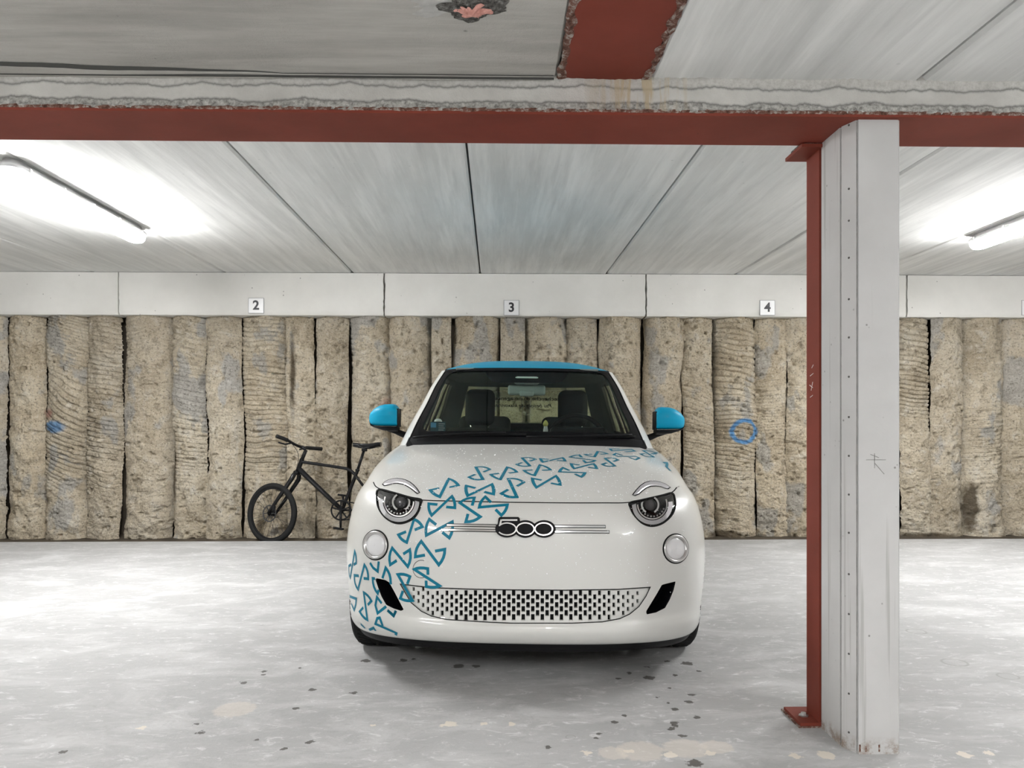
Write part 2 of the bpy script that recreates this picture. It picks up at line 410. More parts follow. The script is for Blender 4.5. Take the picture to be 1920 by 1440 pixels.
# broken hole with pink insulation foam
t = NT('broken_concrete'); q = t.noise(t.pos(), 75, 6, .75); t.set(Base_Color=t.ramp(q, [(.35, (.05, .047, .043)), (.5, (.19, .18, .165)), (.65, (.42, .41, .38))]), Roughness=.95, Normal=t.bump(q, 1.0, .02)); m_broken = t.m
t = NT('pink_foam'); q = t.noise(t.pos(), 40, 5, .7); t.set(Base_Color=t.ramp(q, [(.35, (.50, .22, .18)), (.6, (.78, .42, .36))]), Roughness=.9, Normal=t.bump(q, .5, .01)); m_foam = t.m
hc = at_z(884, 12, ZN)
def blob(nr, na, rx, ry, zf, seed, jit):
    P = []
    for i in range(nr):
        r = i/(nr-1); a = np.linspace(0, 2*np.pi, na+1)
        k = 1+jit*fbm(np.cos(a)*2+seed, np.sin(a)*2, seed, 4)*r
        X, Y = rx*r*k*np.cos(a), ry*r*k*np.sin(a)
        P.append(np.stack([X, Y, zf(r, X, Y)+0*X], -1))
    return np.array(P)
MB().grid(blob(14, 60, .075, .060, lambda r, X, Y: -.002-.010*(1-r**4)*(.6+.8*np.abs(fbm(X*60, Y*60, 3, 3))), 2.0, .45)).build('broken_rim', m_broken, near, smooth=True, M=TR(hc.x, hc.y, ZN-.001))
MB().grid(blob(10, 40, .042, .030, lambda r, X, Y: -.012-.010*(1-r*r)+.004*fbm(X*50, Y*50, 6, 3), 5.0, .5)).build('insulation_foam', m_foam, near, smooth=True, M=TR(hc.x+.002, hc.y-.004, ZN-.002))
t = NT('scraped_plaster'); q = t.noise(t.pos(), 30, 5, .7); t.set(Base_Color=t.ramp(q, [(.3, (.42, .415, .40)), (.7, (.58, .575, .55))]), Roughness=.9); m_scr = t.m
MB().grid(blob(8, 40, .115, .052, lambda r, X, Y: -.0015*(1-r**6)-.0002, 9.0, .6)).build('scraped_patch', m_scr, near, smooth=True, M=TR(hc.x-.05, hc.y-.01, ZN))

# cross beam ---------------------------------------------------------------
t = NT('fascia_concrete'); p = t.pos()
a = t.noise(p, 5, 7, .65); b = t.noise(p, 60, 6, .75); sx = t.n('SeparateXYZ', {0: p})
lx = t.n('CombineXYZ', {0: sx.outputs[0]}).outputs[0]
w1 = t.noise(lx, 5.0, 6, .62); w2 = t.noise(t.n('Mapping', {0: lx, 1: (31, 0, 0)}).outputs[0], 6.5, 6, .62)
col = t.ramp(a, [(.3, (.48, .47, .44)), (.7, (.66, .65, .61))])
lowm = t.math('LESS_THAN', sx.outputs[2], t.math('ADD', ZB-.005, t.math('MULTIPLY', w2, .065)))
col = t.mix(t.math('MULTIPLY', lowm, .9), col, t.ramp(b, [(.34, (.10, .095, .085)), (.52, (.42, .41, .38)), (.68, (.66, .65, .62))]))
upm = t.math('GREATER_THAN', sx.outputs[2], t.math('ADD', ZB+.040, t.math('MULTIPLY', w1, .075)))
col = t.mix(t.math('MULTIPLY', upm, .45), col, t.ramp(b, [(.35, (.30, .29, .26)), (.6, (.60, .59, .56))]))
for w, z0, am in ((w1, ZB+.040, .075), (w2, ZB-.005, .065)):
    k = t.math('ABSOLUTE', t.math('SUBTRACT', sx.outputs[2], t.math('ADD', z0, t.math('MULTIPLY', w, am))))
    col = t.mix(t.math('MULTIPLY', t.ramp(k, [(.0016, 1), (.0052, 0)]), .85), col, (.17, .165, .155))
# lime and rust runs below the red flange
gx = at_z(1185, 180, ZN).x
rm = t.ramp(t.math('ABSOLUTE', t.math('SUBTRACT', sx.outputs[0], gx)), [(.05, 1), (.20, 0)])
rn = t.noise(t.pos((26, 1, 2.5)), 1.5, 5, .6)
col = t.mix(t.math('MULTIPLY', rm, t.ramp(rn, [(.5, 0), (.62, .8)])), col, (.50, .40, .25))
t.set(Base_Color=col, Roughness=.92, Normal=t.bump(t.math('ADD', b, a), .6, .012)); m_fascia = t.m

x = np.linspace(XL, XR, 1500); z = np.linspace(ZB-.004, ZN+.02, 22)
X, Z = np.meshgrid(x, z)
low = np.clip((ZB+.035-Z)/.03, 0, 1); up = np.clip((Z-ZN+.022)/.02, 0, 1)
Yf = YB0 + .004 + .004*fbm(X*5, Z*9, 0, 4) - low*.012*np.abs(fbm(X*38, Z*60, 2, 3)) - up*.008*np.abs(fbm(X*34, Z*50, 4, 3)) - .004
fasc = MB().grid(np.stack([X, Yf, Z], -1)).box((XL, YB0+.03, ZB+.002), (XR, YB1-.02, ZC+.1)).build('trim_2', m_fascia, smooth=True, sharp=40)
tag(fasc, 'grey concrete fascia with wavy lime stains above the red cross beam', kind='structure')
sb = empty('steel_cross_beam', ((XL+XR)/2, (YB0+YB1)/2, ZB-.014))
tag(sb, 'long red painted steel beam running across under the concrete fascia', 'steel beam')
def loc(o, e):  # keep world-space mesh under an empty
    o.matrix_parent_inverse = e.matrix_world.inverted() if False else Matrix.Translation(-Vector(e.location)); return o
loc(MB().box((XL, YB0-.006, ZB-.014), (XR, YB1, ZB+.001)).build('flange', m_red, sb), sb)
# crust along the flange's front edge
xs = np.linspace(XL, XR, 1300); P = []
for j, (dy, dz) in enumerate(((-.0005, -.005), (-.004, -.003), (-.005, .001), (-.003, .005), (.004, .007))):
    n1 = fbm(xs*30, j*2.1, 1, 3)
    P.append(np.stack([xs, YB0-.004+dy*(1+.7*n1), ZB+dz*(.8+.9*np.abs(n1)) - .001], -1))
loc(MB().grid(np.array(P)).build('rust_crust', m_crust, sb, smooth=True), sb)
fb = empty('steel_roof_beam', ((fx0+fx1)/2, 0, ZN-.004))
tag(fb, 'wide red steel flange set in the ceiling, running towards the viewer', 'steel beam')
loc(MB().box((fx0+.008, YN, ZN-.004), (fx1-.008, YB0+.01, ZN+.04)).build('flange', m_red, fb), fb)
ys = np.linspace(YN, YB0, 420)
for xe, sgn in ((fx0, 1), (fx1, -1)):
    P = []
    for j, (dx, dz) in enumerate(((-.010, -.001), (-.004, -.007), (.004, -.008), (.014, -.004))):
        n1 = fbm(ys*26, j*2.1+xe, 1, 3)
        P.append(np.stack([xe+sgn*dx*(1+.8*n1), ys, ZN+dz*(.6+.9*np.abs(n1))-.001], -1))
    loc(MB().grid(np.array(P)).build('rust_crust', m_crust, fb, smooth=True), fb)

# column and steel post -------------------------------------------------------
t = NT('painted_column'); p = t.pos(); a = t.noise(p, 2.2, 6); b = t.noise(p, 24, 6, .7)
st = t.noise(t.pos((34, 34, .7)), 1.0, 4, .55)
col = t.ramp(a, [(.3, (.47, .465, .455)), (.7, (.58, .575, .565))])
col = t.mix(t.math('MULTIPLY', t.ramp(st, [(.61, 0), (.67, 1)]), .5), col, (.27, .26, .24))
v = t.n('TexVoronoi', {'Vector': p, 'Scale': 26.0}).outputs[0]
col = t.mix(t.math('MULTIPLY', t.math('MULTIPLY', t.ramp(v, [(.06, 1), (.12, 0)]), t.ramp(t.noise(p, 7, 2), [(.52, 0), (.6, 1)])), .8), col, (.16, .15, .14))
zz = t.n('SeparateXYZ', {0: p}).outputs[2]
col = t.mix(t.math('MULTIPLY', t.math('MULTIPLY', t.ramp(zz, [(.02, 1), (.06, 0)]), t.ramp(b, [(.45, 0), (.6, 1)])), .8), col, (.22, .15, .10))
t.set(Base_Color=col, Roughness=.7, Normal=t.bump(b, .15, .006)); m_col = t.m
X0, X1, Y0, Y1 = 1.178, 1.350, 2.535, 2.756
colm = empty('column', ((X0+X1)/2, (Y0+Y1)/2, 0))
tag(colm, 'light grey concrete column standing under the red cross beam', 'column')
cx, cy = .026, .064                              # chamfered corner strip on the left
def prism(pts, z0, z1):
    n = len(pts); v = [(x, y, z0) for x, y in pts]+[(x, y, z1) for x, y in pts]
    return MB().add(v, [(i, (i+1) % n, n+(i+1) % n, n+i) for i in range(n)]+[tuple(range(n))[::-1], tuple(range(n, 2*n))])
g = .008
shaft = [(X0, Y1), (X0, Y0+cy+g), (X0+.004, Y0+cy+g), (X0+.004+g*.6, Y0+cy), (X0+cx-.001, Y0+.008), (X0+cx+g*.3, Y0+.008), (X0+cx+g*.6, Y0), (X1-.008, Y0), (X1, Y0+.008), (X1, Y1)]
loc(prism(shaft, 0, ZB-.014).build('shaft', m_col, colm), colm)
strip = [(X0+.0015, Y0+cy-.001), (X0+cx-.001, Y0+.0045), (X0+cx+.002, Y0+.012), (X0+.008, Y0+cy+.004)]
sp = loc(prism(strip, 0, ZB-.014).build('corner_strip', m_col, colm), colm)
for x_, y_ in ((X0+.0035, Y0+cy+.002), (X0+cx+.0005, Y0+.0065)):
    loc(MB().tube([(x_, y_, .01), (x_, y_, ZB-.02)], .0022, 6).build('joint_line', m_jgrey, colm), colm)
# scratched survey mark on the front face
for a_, b_ in (((1624, 862), (1661, 862)), ((1640, 850), (1640, 878)), ((1640, 868), (1658, 889)), ((1632, 852), (1648, 858))):
    pa, pb = at_Y(*a_, Y0-.0004), at_Y(*b_, Y0-.0004)
    loc(MB().tube([tuple(pa), tuple(pb)], .0010, 5).build('scratch_mark', m_jgrey, colm), colm)
m_bolt = plain('dull_bolt', (.10, .095, .09), .5, .6)
dirn = Vector((-cy, -cx, 0)).normalized()
mid = Vector((X0+.5*cx, Y0+.5*cy+.001, 0))
q = dirn.to_track_quat('Z', 'Y').to_matrix().to_4x4()
for yy in (232, 352, 412, 482, 560, 632, 706, 782, 855, 928, 1000, 1078, 1153, 1228, 1303, 1376):
    z = H + (CY-yy)/F*2.58
    o = MB().lathe([(0, .0018), (.0032, .0015), (.0042, -.002)], 10, TR(mid.x, mid.y, z) @ q).build('bolt', m_bolt, colm, smooth=True); loc(o, colm)
# chips and rust at the foot
for k, (x, h_) in enumerate(((X0+.035, .025), (X0+.055, .02), (X0+.10, .024))):
    loc(MB().rbox((.006, .004, h_), .0015, TR(x, Y0+.001-(0 if k else -.0), h_/2+.008)).build('rust_spike', m_crust, colm), colm)

post = empty('steel_post', (X0+.03, 2.83, 0))
tag(post, 'slim red steel post behind the left edge of the concrete column', 'post')
pz = ZB-.03
mbp = MB().box((X0-.003, Y1+.012, .012), (X0+.006, Y1+.125, pz)).box((X0+.006, Y1+.065, .012), (X0+.11, Y1+.072, pz)).box((X0+.10, Y1+.012, .012), (X0+.109, Y1+.125, pz))
loc(mbp.build('shaft', m_red, post), post)
loc(MB().box((X0-.075, Y1+.005, .004), (X0+.12, Y1+.165, .016)).build('base_plate', m_red, post), post)
loc(MB().box((X0-.082, Y1+.0, 0), (X0+.125, Y1+.175, .005)).build('grout_bed', m_crust, post), post)
loc(MB().box((X0-.075, Y1-.01, pz), (X0+.12, Y1+.15, pz+.012)).build('head_plate', m_red, post), post)
loc(MB().rbox((.15, .13, .02), .006, TR(X0+.01, Y1+.06, pz+.02)).build('mortar_packing', m_broken, post), post)
m_chalk = plain('chalk', (.75, .70, .68), .9)
for a_, b_ in (((1519, 745), (1524, 741)), ((1518, 722), (1524, 727)), ((1524, 716), (1521, 732)), ((1519, 705), (1525, 700)), ((1522, 690), (1525, 684))):
    def onx(px, py):
        d = ray(px, py); return EYE + d*((X0-.0034)/d.x)
    loc(MB().tube([tuple(onx(*a_)), tuple(onx(*b_))], .0012, 5).build('chalk_mark', m_chalk, post), post)
bz = MB().lathe([(0, .012), (.010, .012), (.012, .004), (.019, .003), (.019, 0)], 6, TR(X0-.035, Y1+.075, .016))
loc(bz.build('anchor_bolt', plain('zinc', (.6, .6, .6), .3, .9), post), post)

# fluorescent fixtures ---------------------------------------------------------
m_house = plain('grey_polycarbonate', (.42, .42, .42), .5)
t = NT('lit_diffuser'); t.set(Base_Color=(.9, .9, .9)); t.b.inputs['Emission Color'].default_value = (1.0, 1.0, 1.0, 1); t.b.inputs['Emission Strength'].default_value = LAMP; m_diff = t.m
m_clip = plain('steel_clip', (.55, .55, .55), .35, .8)
def capsule(w, L, h0, h1, w1, n=12):
    # rounded bar along y between heights h0 (width w) and h1 (width w1)
    def loop(hw, z, L):
        pts = []
        for k in range(n+1):
            a = math.pi*k/n; pts.append((hw*math.cos(a), L/2-hw+hw*math.sin(a), z))
        for k in range(n+1):
            a = math.pi+math.pi*k/n; pts.append((hw*math.cos(a), -L/2+hw+hw*math.sin(a), z))
        return pts
    return loop
t = NT('lit_diffuser_dim'); t.set(Base_Color=(.9, .9, .9)); t.b.inputs['Emission Color'].default_value = (1, 1, 1, 1); t.b.inputs['Emission Strength'].default_value = LAMP*.82; m_diff2 = t.m
def fixture(x, y0, y1, zc, label):
    L = y1-y0; e = empty('fluorescent_lamp', (x, (y0+y1)/2, zc-.115)); tag(e, label, 'lamp', 'fluorescent ceiling lamps')
    lp = capsule(0, 0, 0, 0, 0)
    def stack(levels):
        mb = MB(); P = [lp(w, z, l) for w, z, l in levels]; m = len(P[0]); v = [q for r in P for q in r]
        f = [(i*m+k, i*m+(k+1) % m, (i+1)*m+(k+1) % m, (i+1)*m+k) for i in range(len(P)-1) for k in range(m)]
        f += [tuple(range(m))[::-1], tuple(range((len(P)-1)*m, len(P)*m))]
        return mb.add(v, f)
    stack([(.074, .052, L), (.079, .058, L+.014), (.077, .074, L+.010), (.045, .100, L-.04), (.04, .115, L-.06)]).build('housing', m_house, e, smooth=True, sharp=35)
    stack([(.026, .0, L-.06), (.050, .006, L-.03), (.064, .022, L-.006), (.067, .040, L+.002), (.066, .058, L-.002)]).build('diffuser', m_diff if zc > 2.4 else m_diff2, e, smooth=True, sharp=60)
    for k in range(5):
        yy = -L/2+.12+(L-.24)*k/4
        for s in (-1, 1):
            MB().box((s*.078-.003, yy-.010, .046), (s*.078+.003, yy+.010, .080)).build('clip', m_clip, e)
    return e
fixture(-2.70, 4.27, 5.88, ZC, 'lit fluorescent batten lamp on the ceiling above the bicycle side')
fixture(3.76, 4.35, 5.96, ZC, 'lit fluorescent batten lamp on the ceiling beyond the concrete column')
fixture(-2.70, -1.2, .4, ZN, 'lit fluorescent batten lamp on the near ceiling, left of the viewer')
fixture(3.76, -1.2, .4, ZN, 'lit fluorescent batten lamp on the near ceiling, right of the viewer')
fixture(.45, -2.6, -1.0, ZN, 'lit fluorescent batten lamp on the near ceiling behind the viewer')

# bay number signs -------------------------------------------------------------
m_plate = plain('white_plate', (.80, .80, .80), .35)
m_ink = plain('dark_print', (.03, .03, .035), .5)
m_edge = plain('grey_plate_edge', (.38, .38, .39), .5)
def text_mesh(txt, size, depth=.0, shear=0.0, font_scale=(1, 1), bold=0.0, align='CENTER'):
    cu = bpy.data.curves.new('lettering', 'FONT'); cu.body = txt; cu.size = size; cu.align_x = align; cu.align_y = 'CENTER' if align == 'CENTER' else 'BOTTOM_BASELINE'
    cu.extrude = depth; cu.shear = shear; cu.offset = bold
    ob = bpy.data.objects.new('lettering', cu); C.objects.link(ob)
    bpy.context.view_layer.update()
    dg = bpy.context.evaluated_depsgraph_get(); me = bpy.data.meshes.new_from_object(ob.evaluated_get(dg)); bpy.data.objects.remove(ob)
    me.transform(SC(font_scale[0], font_scale[1], 1)); me.materials.clear(); return me
for (x, y, s, lab) in ((480, 573, '2', 'white number plate reading 2 on the capping beam above the bicycle'), (959, 577, '3', 'white number plate reading 3 on the capping beam above the car'), (1439, 577, '4', 'white number plate reading 4 on the capping beam beside the column'), (1930, 577, '', 'white plate on the capping beam at the right edge of the picture')):
    g = at_Y(x, y, 7.55); e = empty('number_sign', (g.x, 7.553, g.z)); tag(e, lab, 'sign', 'bay number signs')
    MB().box((-.076, 0, -.076), (.076, .004, .076)).build('frame', m_edge, e)
    MB().box((-.071, -.003, -.071), (.071, 0, .071)).build('plate', m_plate, e)
    if s:
        me = text_mesh(s, .125, .0008, bold=.0035); mesh_obj('digit', me, m_ink, e, M=TR(0, -.0045, 0) @ RX(90))
# ------------------------------------------------------------------ the car
# local frame: x across (u, + = image right), y backwards (v, 0 = front axle), z up (w)
CARM = TR(.141, 3.85, 0) @ RZ(-2.2) @ RY(.65)
CARI = CARM.inverted()
car = bpy.data.objects.new('car', None); C.objects.link(car); car.matrix_world = CARM
tag(car, 'small white city car with teal bow-tie decals, blue roof and blue mirrors', 'car')

m_white = plain('white_paint', (.665, .665, .635), .32, 0, .6)
m_blue = plain('blue_paint', (.003, .30, .49), .45, 0, .05, .15)
m_decal = plain('teal_vinyl', (.003, .175, .27), .45, 0, 0, .25)
m_blk = plain('black_plastic', (.012, .012, .013), .45)
m_blkg = plain('black_gloss', (.004, .004, .005), .12)
m_seam = plain('panel_gap', (.02, .02, .02), .9)
m_chrome = plain('chrome', (.72, .72, .72), .14, 1.0)
m_satin = plain('satin_silver', (.62, .61, .60), .28, .85)
m_lid = plain('eyelid_grey', (.56, .55, .57), .3, .25)
m_rubber = plain('tyre_rubber', (.02, .02, .02), .75)
m_grey = plain('interior_grey', (.22, .255, .24), .8)
m_mir = plain('mirror_shell_grey', (.60, .68, .65), .5)
m_seat = plain('seat_fabric', (.020, .022, .022), .9)
m_lamp_white = plain('lamp_opal', (.74, .74, .75), .2, 0, .5)
def glass_mat(name, tint, refl=1.0):
    t = NT(name); t.t.nodes.remove(t.b)
    tr = t.n('BsdfTransparent', {0: tint}); gl = t.n('BsdfGlossy', {0: (1, 1, 1), 'Roughness': .02})
    fr = t.n('Fresnel', {'IOR': 1.45})
    mx = t.n('MixShader', {0: t.math('MULTIPLY', fr, refl), 1: tr.outputs[0], 2: gl.outputs[0]})
    t.t.links.new(mx.outputs[0], t.out.inputs[0]); return t.m
m_glass = glass_mat('windscreen_glass', (.70, .79, .74), .45)
m_glass2 = glass_mat('tinted_glass', (.66, .72, .55), .5)
m_lens = glass_mat('clear_lens', (.95, .95, .95), 1.0)

def cr(tab, t):
    """Catmull-Rom through the rows of tab at parameter t (array)"""
    tab = np.asarray(tab, float); n = len(tab); t = np.clip(np.asarray(t, float), 0, n-1-1e-9)
    i = np.floor(t).astype(int); f = (t-i)[..., None]
    g = lambda k: tab[np.clip(k, 0, n-1)]
    p0 = np.where((i == 0)[..., None], 2*g(i)-g(i+1), g(i-1)); p1 = g(i); p2 = g(i+1)
    p3 = np.where((i >= n-2)[..., None], 2*p2-p1, g(i+2))
    return .5*((2*p1)+(-p0+p2)*f+(2*p0-5*p1+4*p2-p3)*f*f+(-p0+3*p1-3*p2+p3)*f**3)

#        v0     w0    U     L    w1    n    vr    wr
ROWS = [(-.54, .160, .74, .46, .165, 2.6, 2.72, .22),
        (-.640, .178, .79, .52, .158, 2.6, 2.82, .25),
        (-.672, .200, .812, .53, .185, 2.6, 2.87, .29),
        (-.690, .236, .824, .55, .235, 2.6, 2.90, .33),
        (-.688, .262, .828, .56, .275, 2.6, 2.92, .36),
        (-.678, .290, .840, .57, .320, 2.6, 2.93, .40),
        (-.686, .410, .848, .59, .42, 2.6, 2.95, .50),
        (-.684, .550, .850, .60, .55, 2.6, 2.95, .61),
        (-.668, .670, .842, .63, .66, 2.55, 2.93, .73),
        (-.628, .765, .826, .66, .748, 2.5, 2.90, .82),
        (-.545, .822, .802, .67, .805, 2.5, 2.86, .89),
        (-.37, .880, .786, .62, .865, 2.5, 2.80, .95),
        (-.08, .936, .762, .54, .922, 2.55, 2.76, .99),
        (.28, .985, .724, .30, .966, 2.7, 2.72, 1.02)]
def loft(tab, t, c, n_rear=3.0, Lr=.42, waist=.012):
    r = cr(tab, t); v0, w0, U, L, w1, n, vr, wr = [r[..., k] for k in range(8)]
    sg = np.sign(c); c = np.abs(c)
    a = np.clip(c, 0, 1)*np.pi/2
    u = U*np.sin(a)**(2/n); v = v0+L*(1-np.clip(np.cos(a), 0, 1)**(2/n)); w = w0+(w1-w0)*np.sin(a)**2
    s = np.clip(c-1, 0, 1); vb = vr-Lr
    v = np.where(c > 1, v0+L+(vb-v0-L)*s, v); u = np.where(c > 1, U-waist*np.sin(np.pi*s)**2, u)
    w = np.where(c > 1, w1+(wr-w1)*s*s*(3-2*s), w)
    b = np.clip(c-2, 0, 1)*np.pi/2
    u = np.where(c > 2, U*np.clip(np.cos(b), 0, 1)**(2/n_rear), u); v = np.where(c > 2, vb+Lr*np.sin(b)**(2/n_rear), v)
    return np.stack([sg*u, v, w], -1)

# sample rows evenly along the centre line
tt = np.linspace(0, len(ROWS)-1, 3000); cl = loft(ROWS, tt, np.zeros_like(tt))
sl = loft(ROWS, tt, np.full_like(tt, .75))
al = np.concatenate([[0], np.cumsum(.6*np.linalg.norm(np.diff(cl, axis=0), axis=1)+.4*np.linalg.norm(np.diff(sl, axis=0), axis=1))])
NR, NF, NS, NB = 190, 165, 80, 40
ts = np.interp(np.linspace(0, al[-1], NR), al, tt)
cf = np.concatenate([np.linspace(0, 1, NF, endpoint=False), np.linspace(1, 2, NS, endpoint=False), np.linspace(2, 3, NB)])
# even out the front quarter by arc length
ref = loft(ROWS, np.full(4000, 7.0), np.linspace(0, 1, 4000)); ar = np.concatenate([[0], np.cumsum(np.linalg.norm(np.diff(ref, axis=0), axis=1))])
cf[:NF] = np.interp(np.linspace(0, ar[-1], NF, endpoint=False), ar, np.linspace(0, 1, 4000))
cs = np.concatenate([-cf[:0:-1], [0.0], cf[1:]])
Tg, Cg = np.meshgrid(ts, cs, indexing='ij')
BP = loft(ROWS, Tg, Cg)
nr, nc = BP.shape[:2]
idx = np.arange(nr*nc).reshape(nr, nc)
BF = np.stack([idx[:-1, :-1], idx[:-1, 1:], idx[1:, 1:], idx[1:, :-1]], -1).reshape(-1, 4)
BV = BP.reshape(-1, 3)
bvh = BVHTree.FromPolygons([tuple(p) for p in BV], [tuple(map(int, f)) for f in BF])

EYL = CARI @ EYE
RI = CARI.to_3x3()
def lray(px, py): return (RI @ ray(px, py)).normalized()
def hit(px, py, off=0.0):
    d = lray(px, py); p, n, i, dist = bvh.ray_cast(EYL, d)
    if p is None: return None, None
    if n.dot(d) > 0: n = -n
    return p+n*off, n
def on_plane(px, py, P, n):
    d = lray(px, py); return EYL + d*((P-EYL).dot(n)/d.dot(n))
Mw = np.array(CARM)
def to_px(P):
    P = np.asarray(P); W = P @ Mw[:3, :3].T + Mw[:3, 3]; D = W-np.array(EYE)
    dep = D @ np.array(FW); return CX+F*(D @ np.array(RT))/dep, CY-F*D[..., 2]/dep
def inpoly(x, y, poly):
    r = np.zeros(np.shape(x), bool); n = len(poly)
    for i in range(n):
        x0, y0 = poly[i]; x1, y1 = poly[(i+1) % n]
        if y0 == y1: continue
        r ^= ((y0 > y) != (y1 > y)) & (x < (x1-x0)*(y-y0)/(y1-y0)+x0)
    return r
def nearest(px, py, poly, closed=True):
    best = (1e9, None); n = len(poly)
    for i in range(n if closed else n-1):
        a = np.array(poly[i], float); b = np.array(poly[(i+1) % n], float); d = b-a
        s = np.clip(((px-a[0])*d[0]+(py-a[1])*d[1])/max(1e-9, d @ d), 0, 1); q = a+s*d
        e = (q[0]-px)**2+(q[1]-py)**2
        if e < best[0]: best = (e, q)
    return best[0]**.5, best[1]
def smooth_poly(pts, n=8, closed=True):
    t = np.linspace(0, len(pts) if closed else len(pts)-1, n*len(pts), endpoint=not closed)
    P = np.array(pts, float)
    if closed:
        m = len(P); i = np.floor(t).astype(int); f = (t-i)[:, None]
        p0, p1, p2, p3 = P[(i-1) % m], P[i % m], P[(i+1) % m], P[(i+2) % m]
        q = .5*((2*p1)+(-p0+p2)*f+(2*p0-5*p1+4*p2-p3)*f*f+(-p0+3*p1-3*p2+p3)*f**3)
    else: q = cr(P, t)
    return [tuple(a) for a in q]
def ell(cx, cy, rx, ry, n=48, a0=0, a1=360): return [(cx+rx*math.cos(math.radians(a0+(a1-a0)*k/n)), cy+ry*math.sin(math.radians(a0+(a1-a0)*k/n))) for k in range(n if a1-a0 == 360 else n+1)]
def dens(pts, step=3.0, closed=False):
    out = []; n = len(pts)
    for i in range(n if closed else n-1):
        a = np.array(pts[i], float); b = np.array(pts[(i+1) % n], float); k = max(1, int(np.linalg.norm(b-a)/step))
        out += [tuple(a+(b-a)*j/k) for j in range(k)]
    if not closed: out.append(tuple(pts[-1]))
    return out
def off5(z, x0, y0): return [(x0+a/5.3333, y0+b/5.3333) for a, b in z]

GRILLE = [(750.6,1095),(805,1101.5),(880,1104.5),(960,1106),(1060,1106.5),(1158,1105),(1219,1101),(1211,1118),(1198,1137),(1181,1151),(1162,1160),(1129,1166),(1072,1168.5),(960,1168.5),(921,1167),(837,1161.5),(809,1155),(790,1146),(771,1130),(760,1112)]
INL_L = [(703,1083.5),(722.5,1087.5),(730,1092),(741,1112.5),(757,1143),(752,1145.5),(738,1141),(724,1134),(715,1118),(708,1099)]
INL_R = [(1267,1090),(1241,1096.5),(1232,1112.5),(1211,1147),(1213,1152),(1230,1148.5),(1247,1140),(1256,1124),(1263,1107)]
HL_L = [(709.5,918),(735,923),(768,932.5),(789.5,937),(789,946),(785,959),(775,972.5),(756,981),(738,979.5),(721,968.5),(710,952),(706.5,934)]
HL_R = [(1181,943),(1204,937.5),(1241,929),(1260,924.5),(1265,934),(1266,949),(1259,966),(1242,981),(1222,986.5),(1204,981),(1189,966),(1182,953)]
FOG_L = ell(704.3, 1022, 24.4, 29); FOG_R = ell(1266.8, 1028.7, 24.6, 28.6)
SEAM = [(700,904),(705.6,913),(719,919),(745,926),(775,935),(794,938),(865,940),(960,942),(1060,943),(1129,943),(1175.6,942.5),(1204,937),(1241,929),(1260,923),(1269,914)]
HOODP = SEAM + [(1300, 890), (1300, 820), (680, 820), (680, 890)]

fc = BV[BF].mean(1); fx, fy = to_px(fc)
front = (fc[:, 1] < .75)
region = np.zeros(len(BF), int)                     # 0 body, 1 hood, -1 removed
Ct = np.repeat((Tg[:-1, :-1]+Tg[1:, 1:])[..., None]/2, 1, -1).reshape(-1)
cabs = np.abs((Cg[:-1, :-1]+Cg[1:, 1:])/2).reshape(-1)
region[inpoly(fx, fy, HOODP) & (Ct > 7.5) & (fc[:, 1] < .75) & (cabs < .97)] = 1
def snap(mask_in, poly, closed=True, lim=1e9):
    inn = np.zeros(len(BV), bool); out = np.zeros(len(BV), bool)
    inn[BF[mask_in].ravel()] = True; out[BF[~mask_in].ravel()] = True
    for k in np.nonzero(inn & out)[0]:
        x, y = to_px(BV[k]); d, q = nearest(x, y, poly, closed)
        if d > lim or q is None: continue
        p, n = hit(q[0], q[1])
        if p is not None and (p-Vector(BV[k])).length < .05: BV[k] = p
snap(region == 1, SEAM, False, 7)
for poly in (GRILLE, INL_L, INL_R, smooth_poly(HL_L), smooth_poly(HL_R), FOG_L, FOG_R):
    fc2 = BV[BF].mean(1); x2, y2 = to_px(fc2)
    m = inpoly(x2, y2, poly) & front & (Ct > .9)
    snap(m, poly); region[m] = -1
for vc in (0.0, 2.322):                              # wheel arches
    d = np.hypot(fc[:, 1]-vc, fc[:, 2]-.30)
    m = (d < .352) & (np.abs(fc[:, 0]) > .5)
    inn = np.zeros(len(BV), bool); out = np.zeros(len(BV), bool); inn[BF[m].ravel()] = True; out[BF[~m].ravel()] = True
    for k in np.nonzero(inn & out)[0]:
        dv, dw = BV[k, 1]-vc, BV[k, 2]-.30; r = math.hypot(dv, dw)
        if r > .25: BV[k, 1] = vc+dv/r*.352; BV[k, 2] = .30+dw/r*.352
    region[m] = -1
# shared vertex normals so the split between hood and body does not show
A, B_, C_, D_ = [BV[BF[:, k]] for k in range(4)]
fn = np.cross(C_-A, D_-B_); VN = np.zeros_like(BV)
for k in range(4): np.add.at(VN, BF[:, k], fn)
VN /= np.maximum(1e-12, np.linalg.norm(VN, axis=1))[:, None]
if VN[idx[nr//2, nc//2], 1] > 0: VN = -VN; BF = BF[:, ::-1]
def sub_mesh(name, sel, mat, parent):
    Fs = BF[sel]; used = np.unique(Fs); mp = np.full(len(BV), -1); mp[used] = np.arange(len(used))
    me = raw_mesh(name, BV[used], mp[Fs].tolist()); o = mesh_obj(name, me, mat, parent, smooth=True)
    me.normals_split_custom_set_from_vertices([tuple(n) for n in VN[used]]); return o
body = sub_mesh('body', region == 0, m_white, car)
hood = sub_mesh('hood', region == 1, m_white, car)

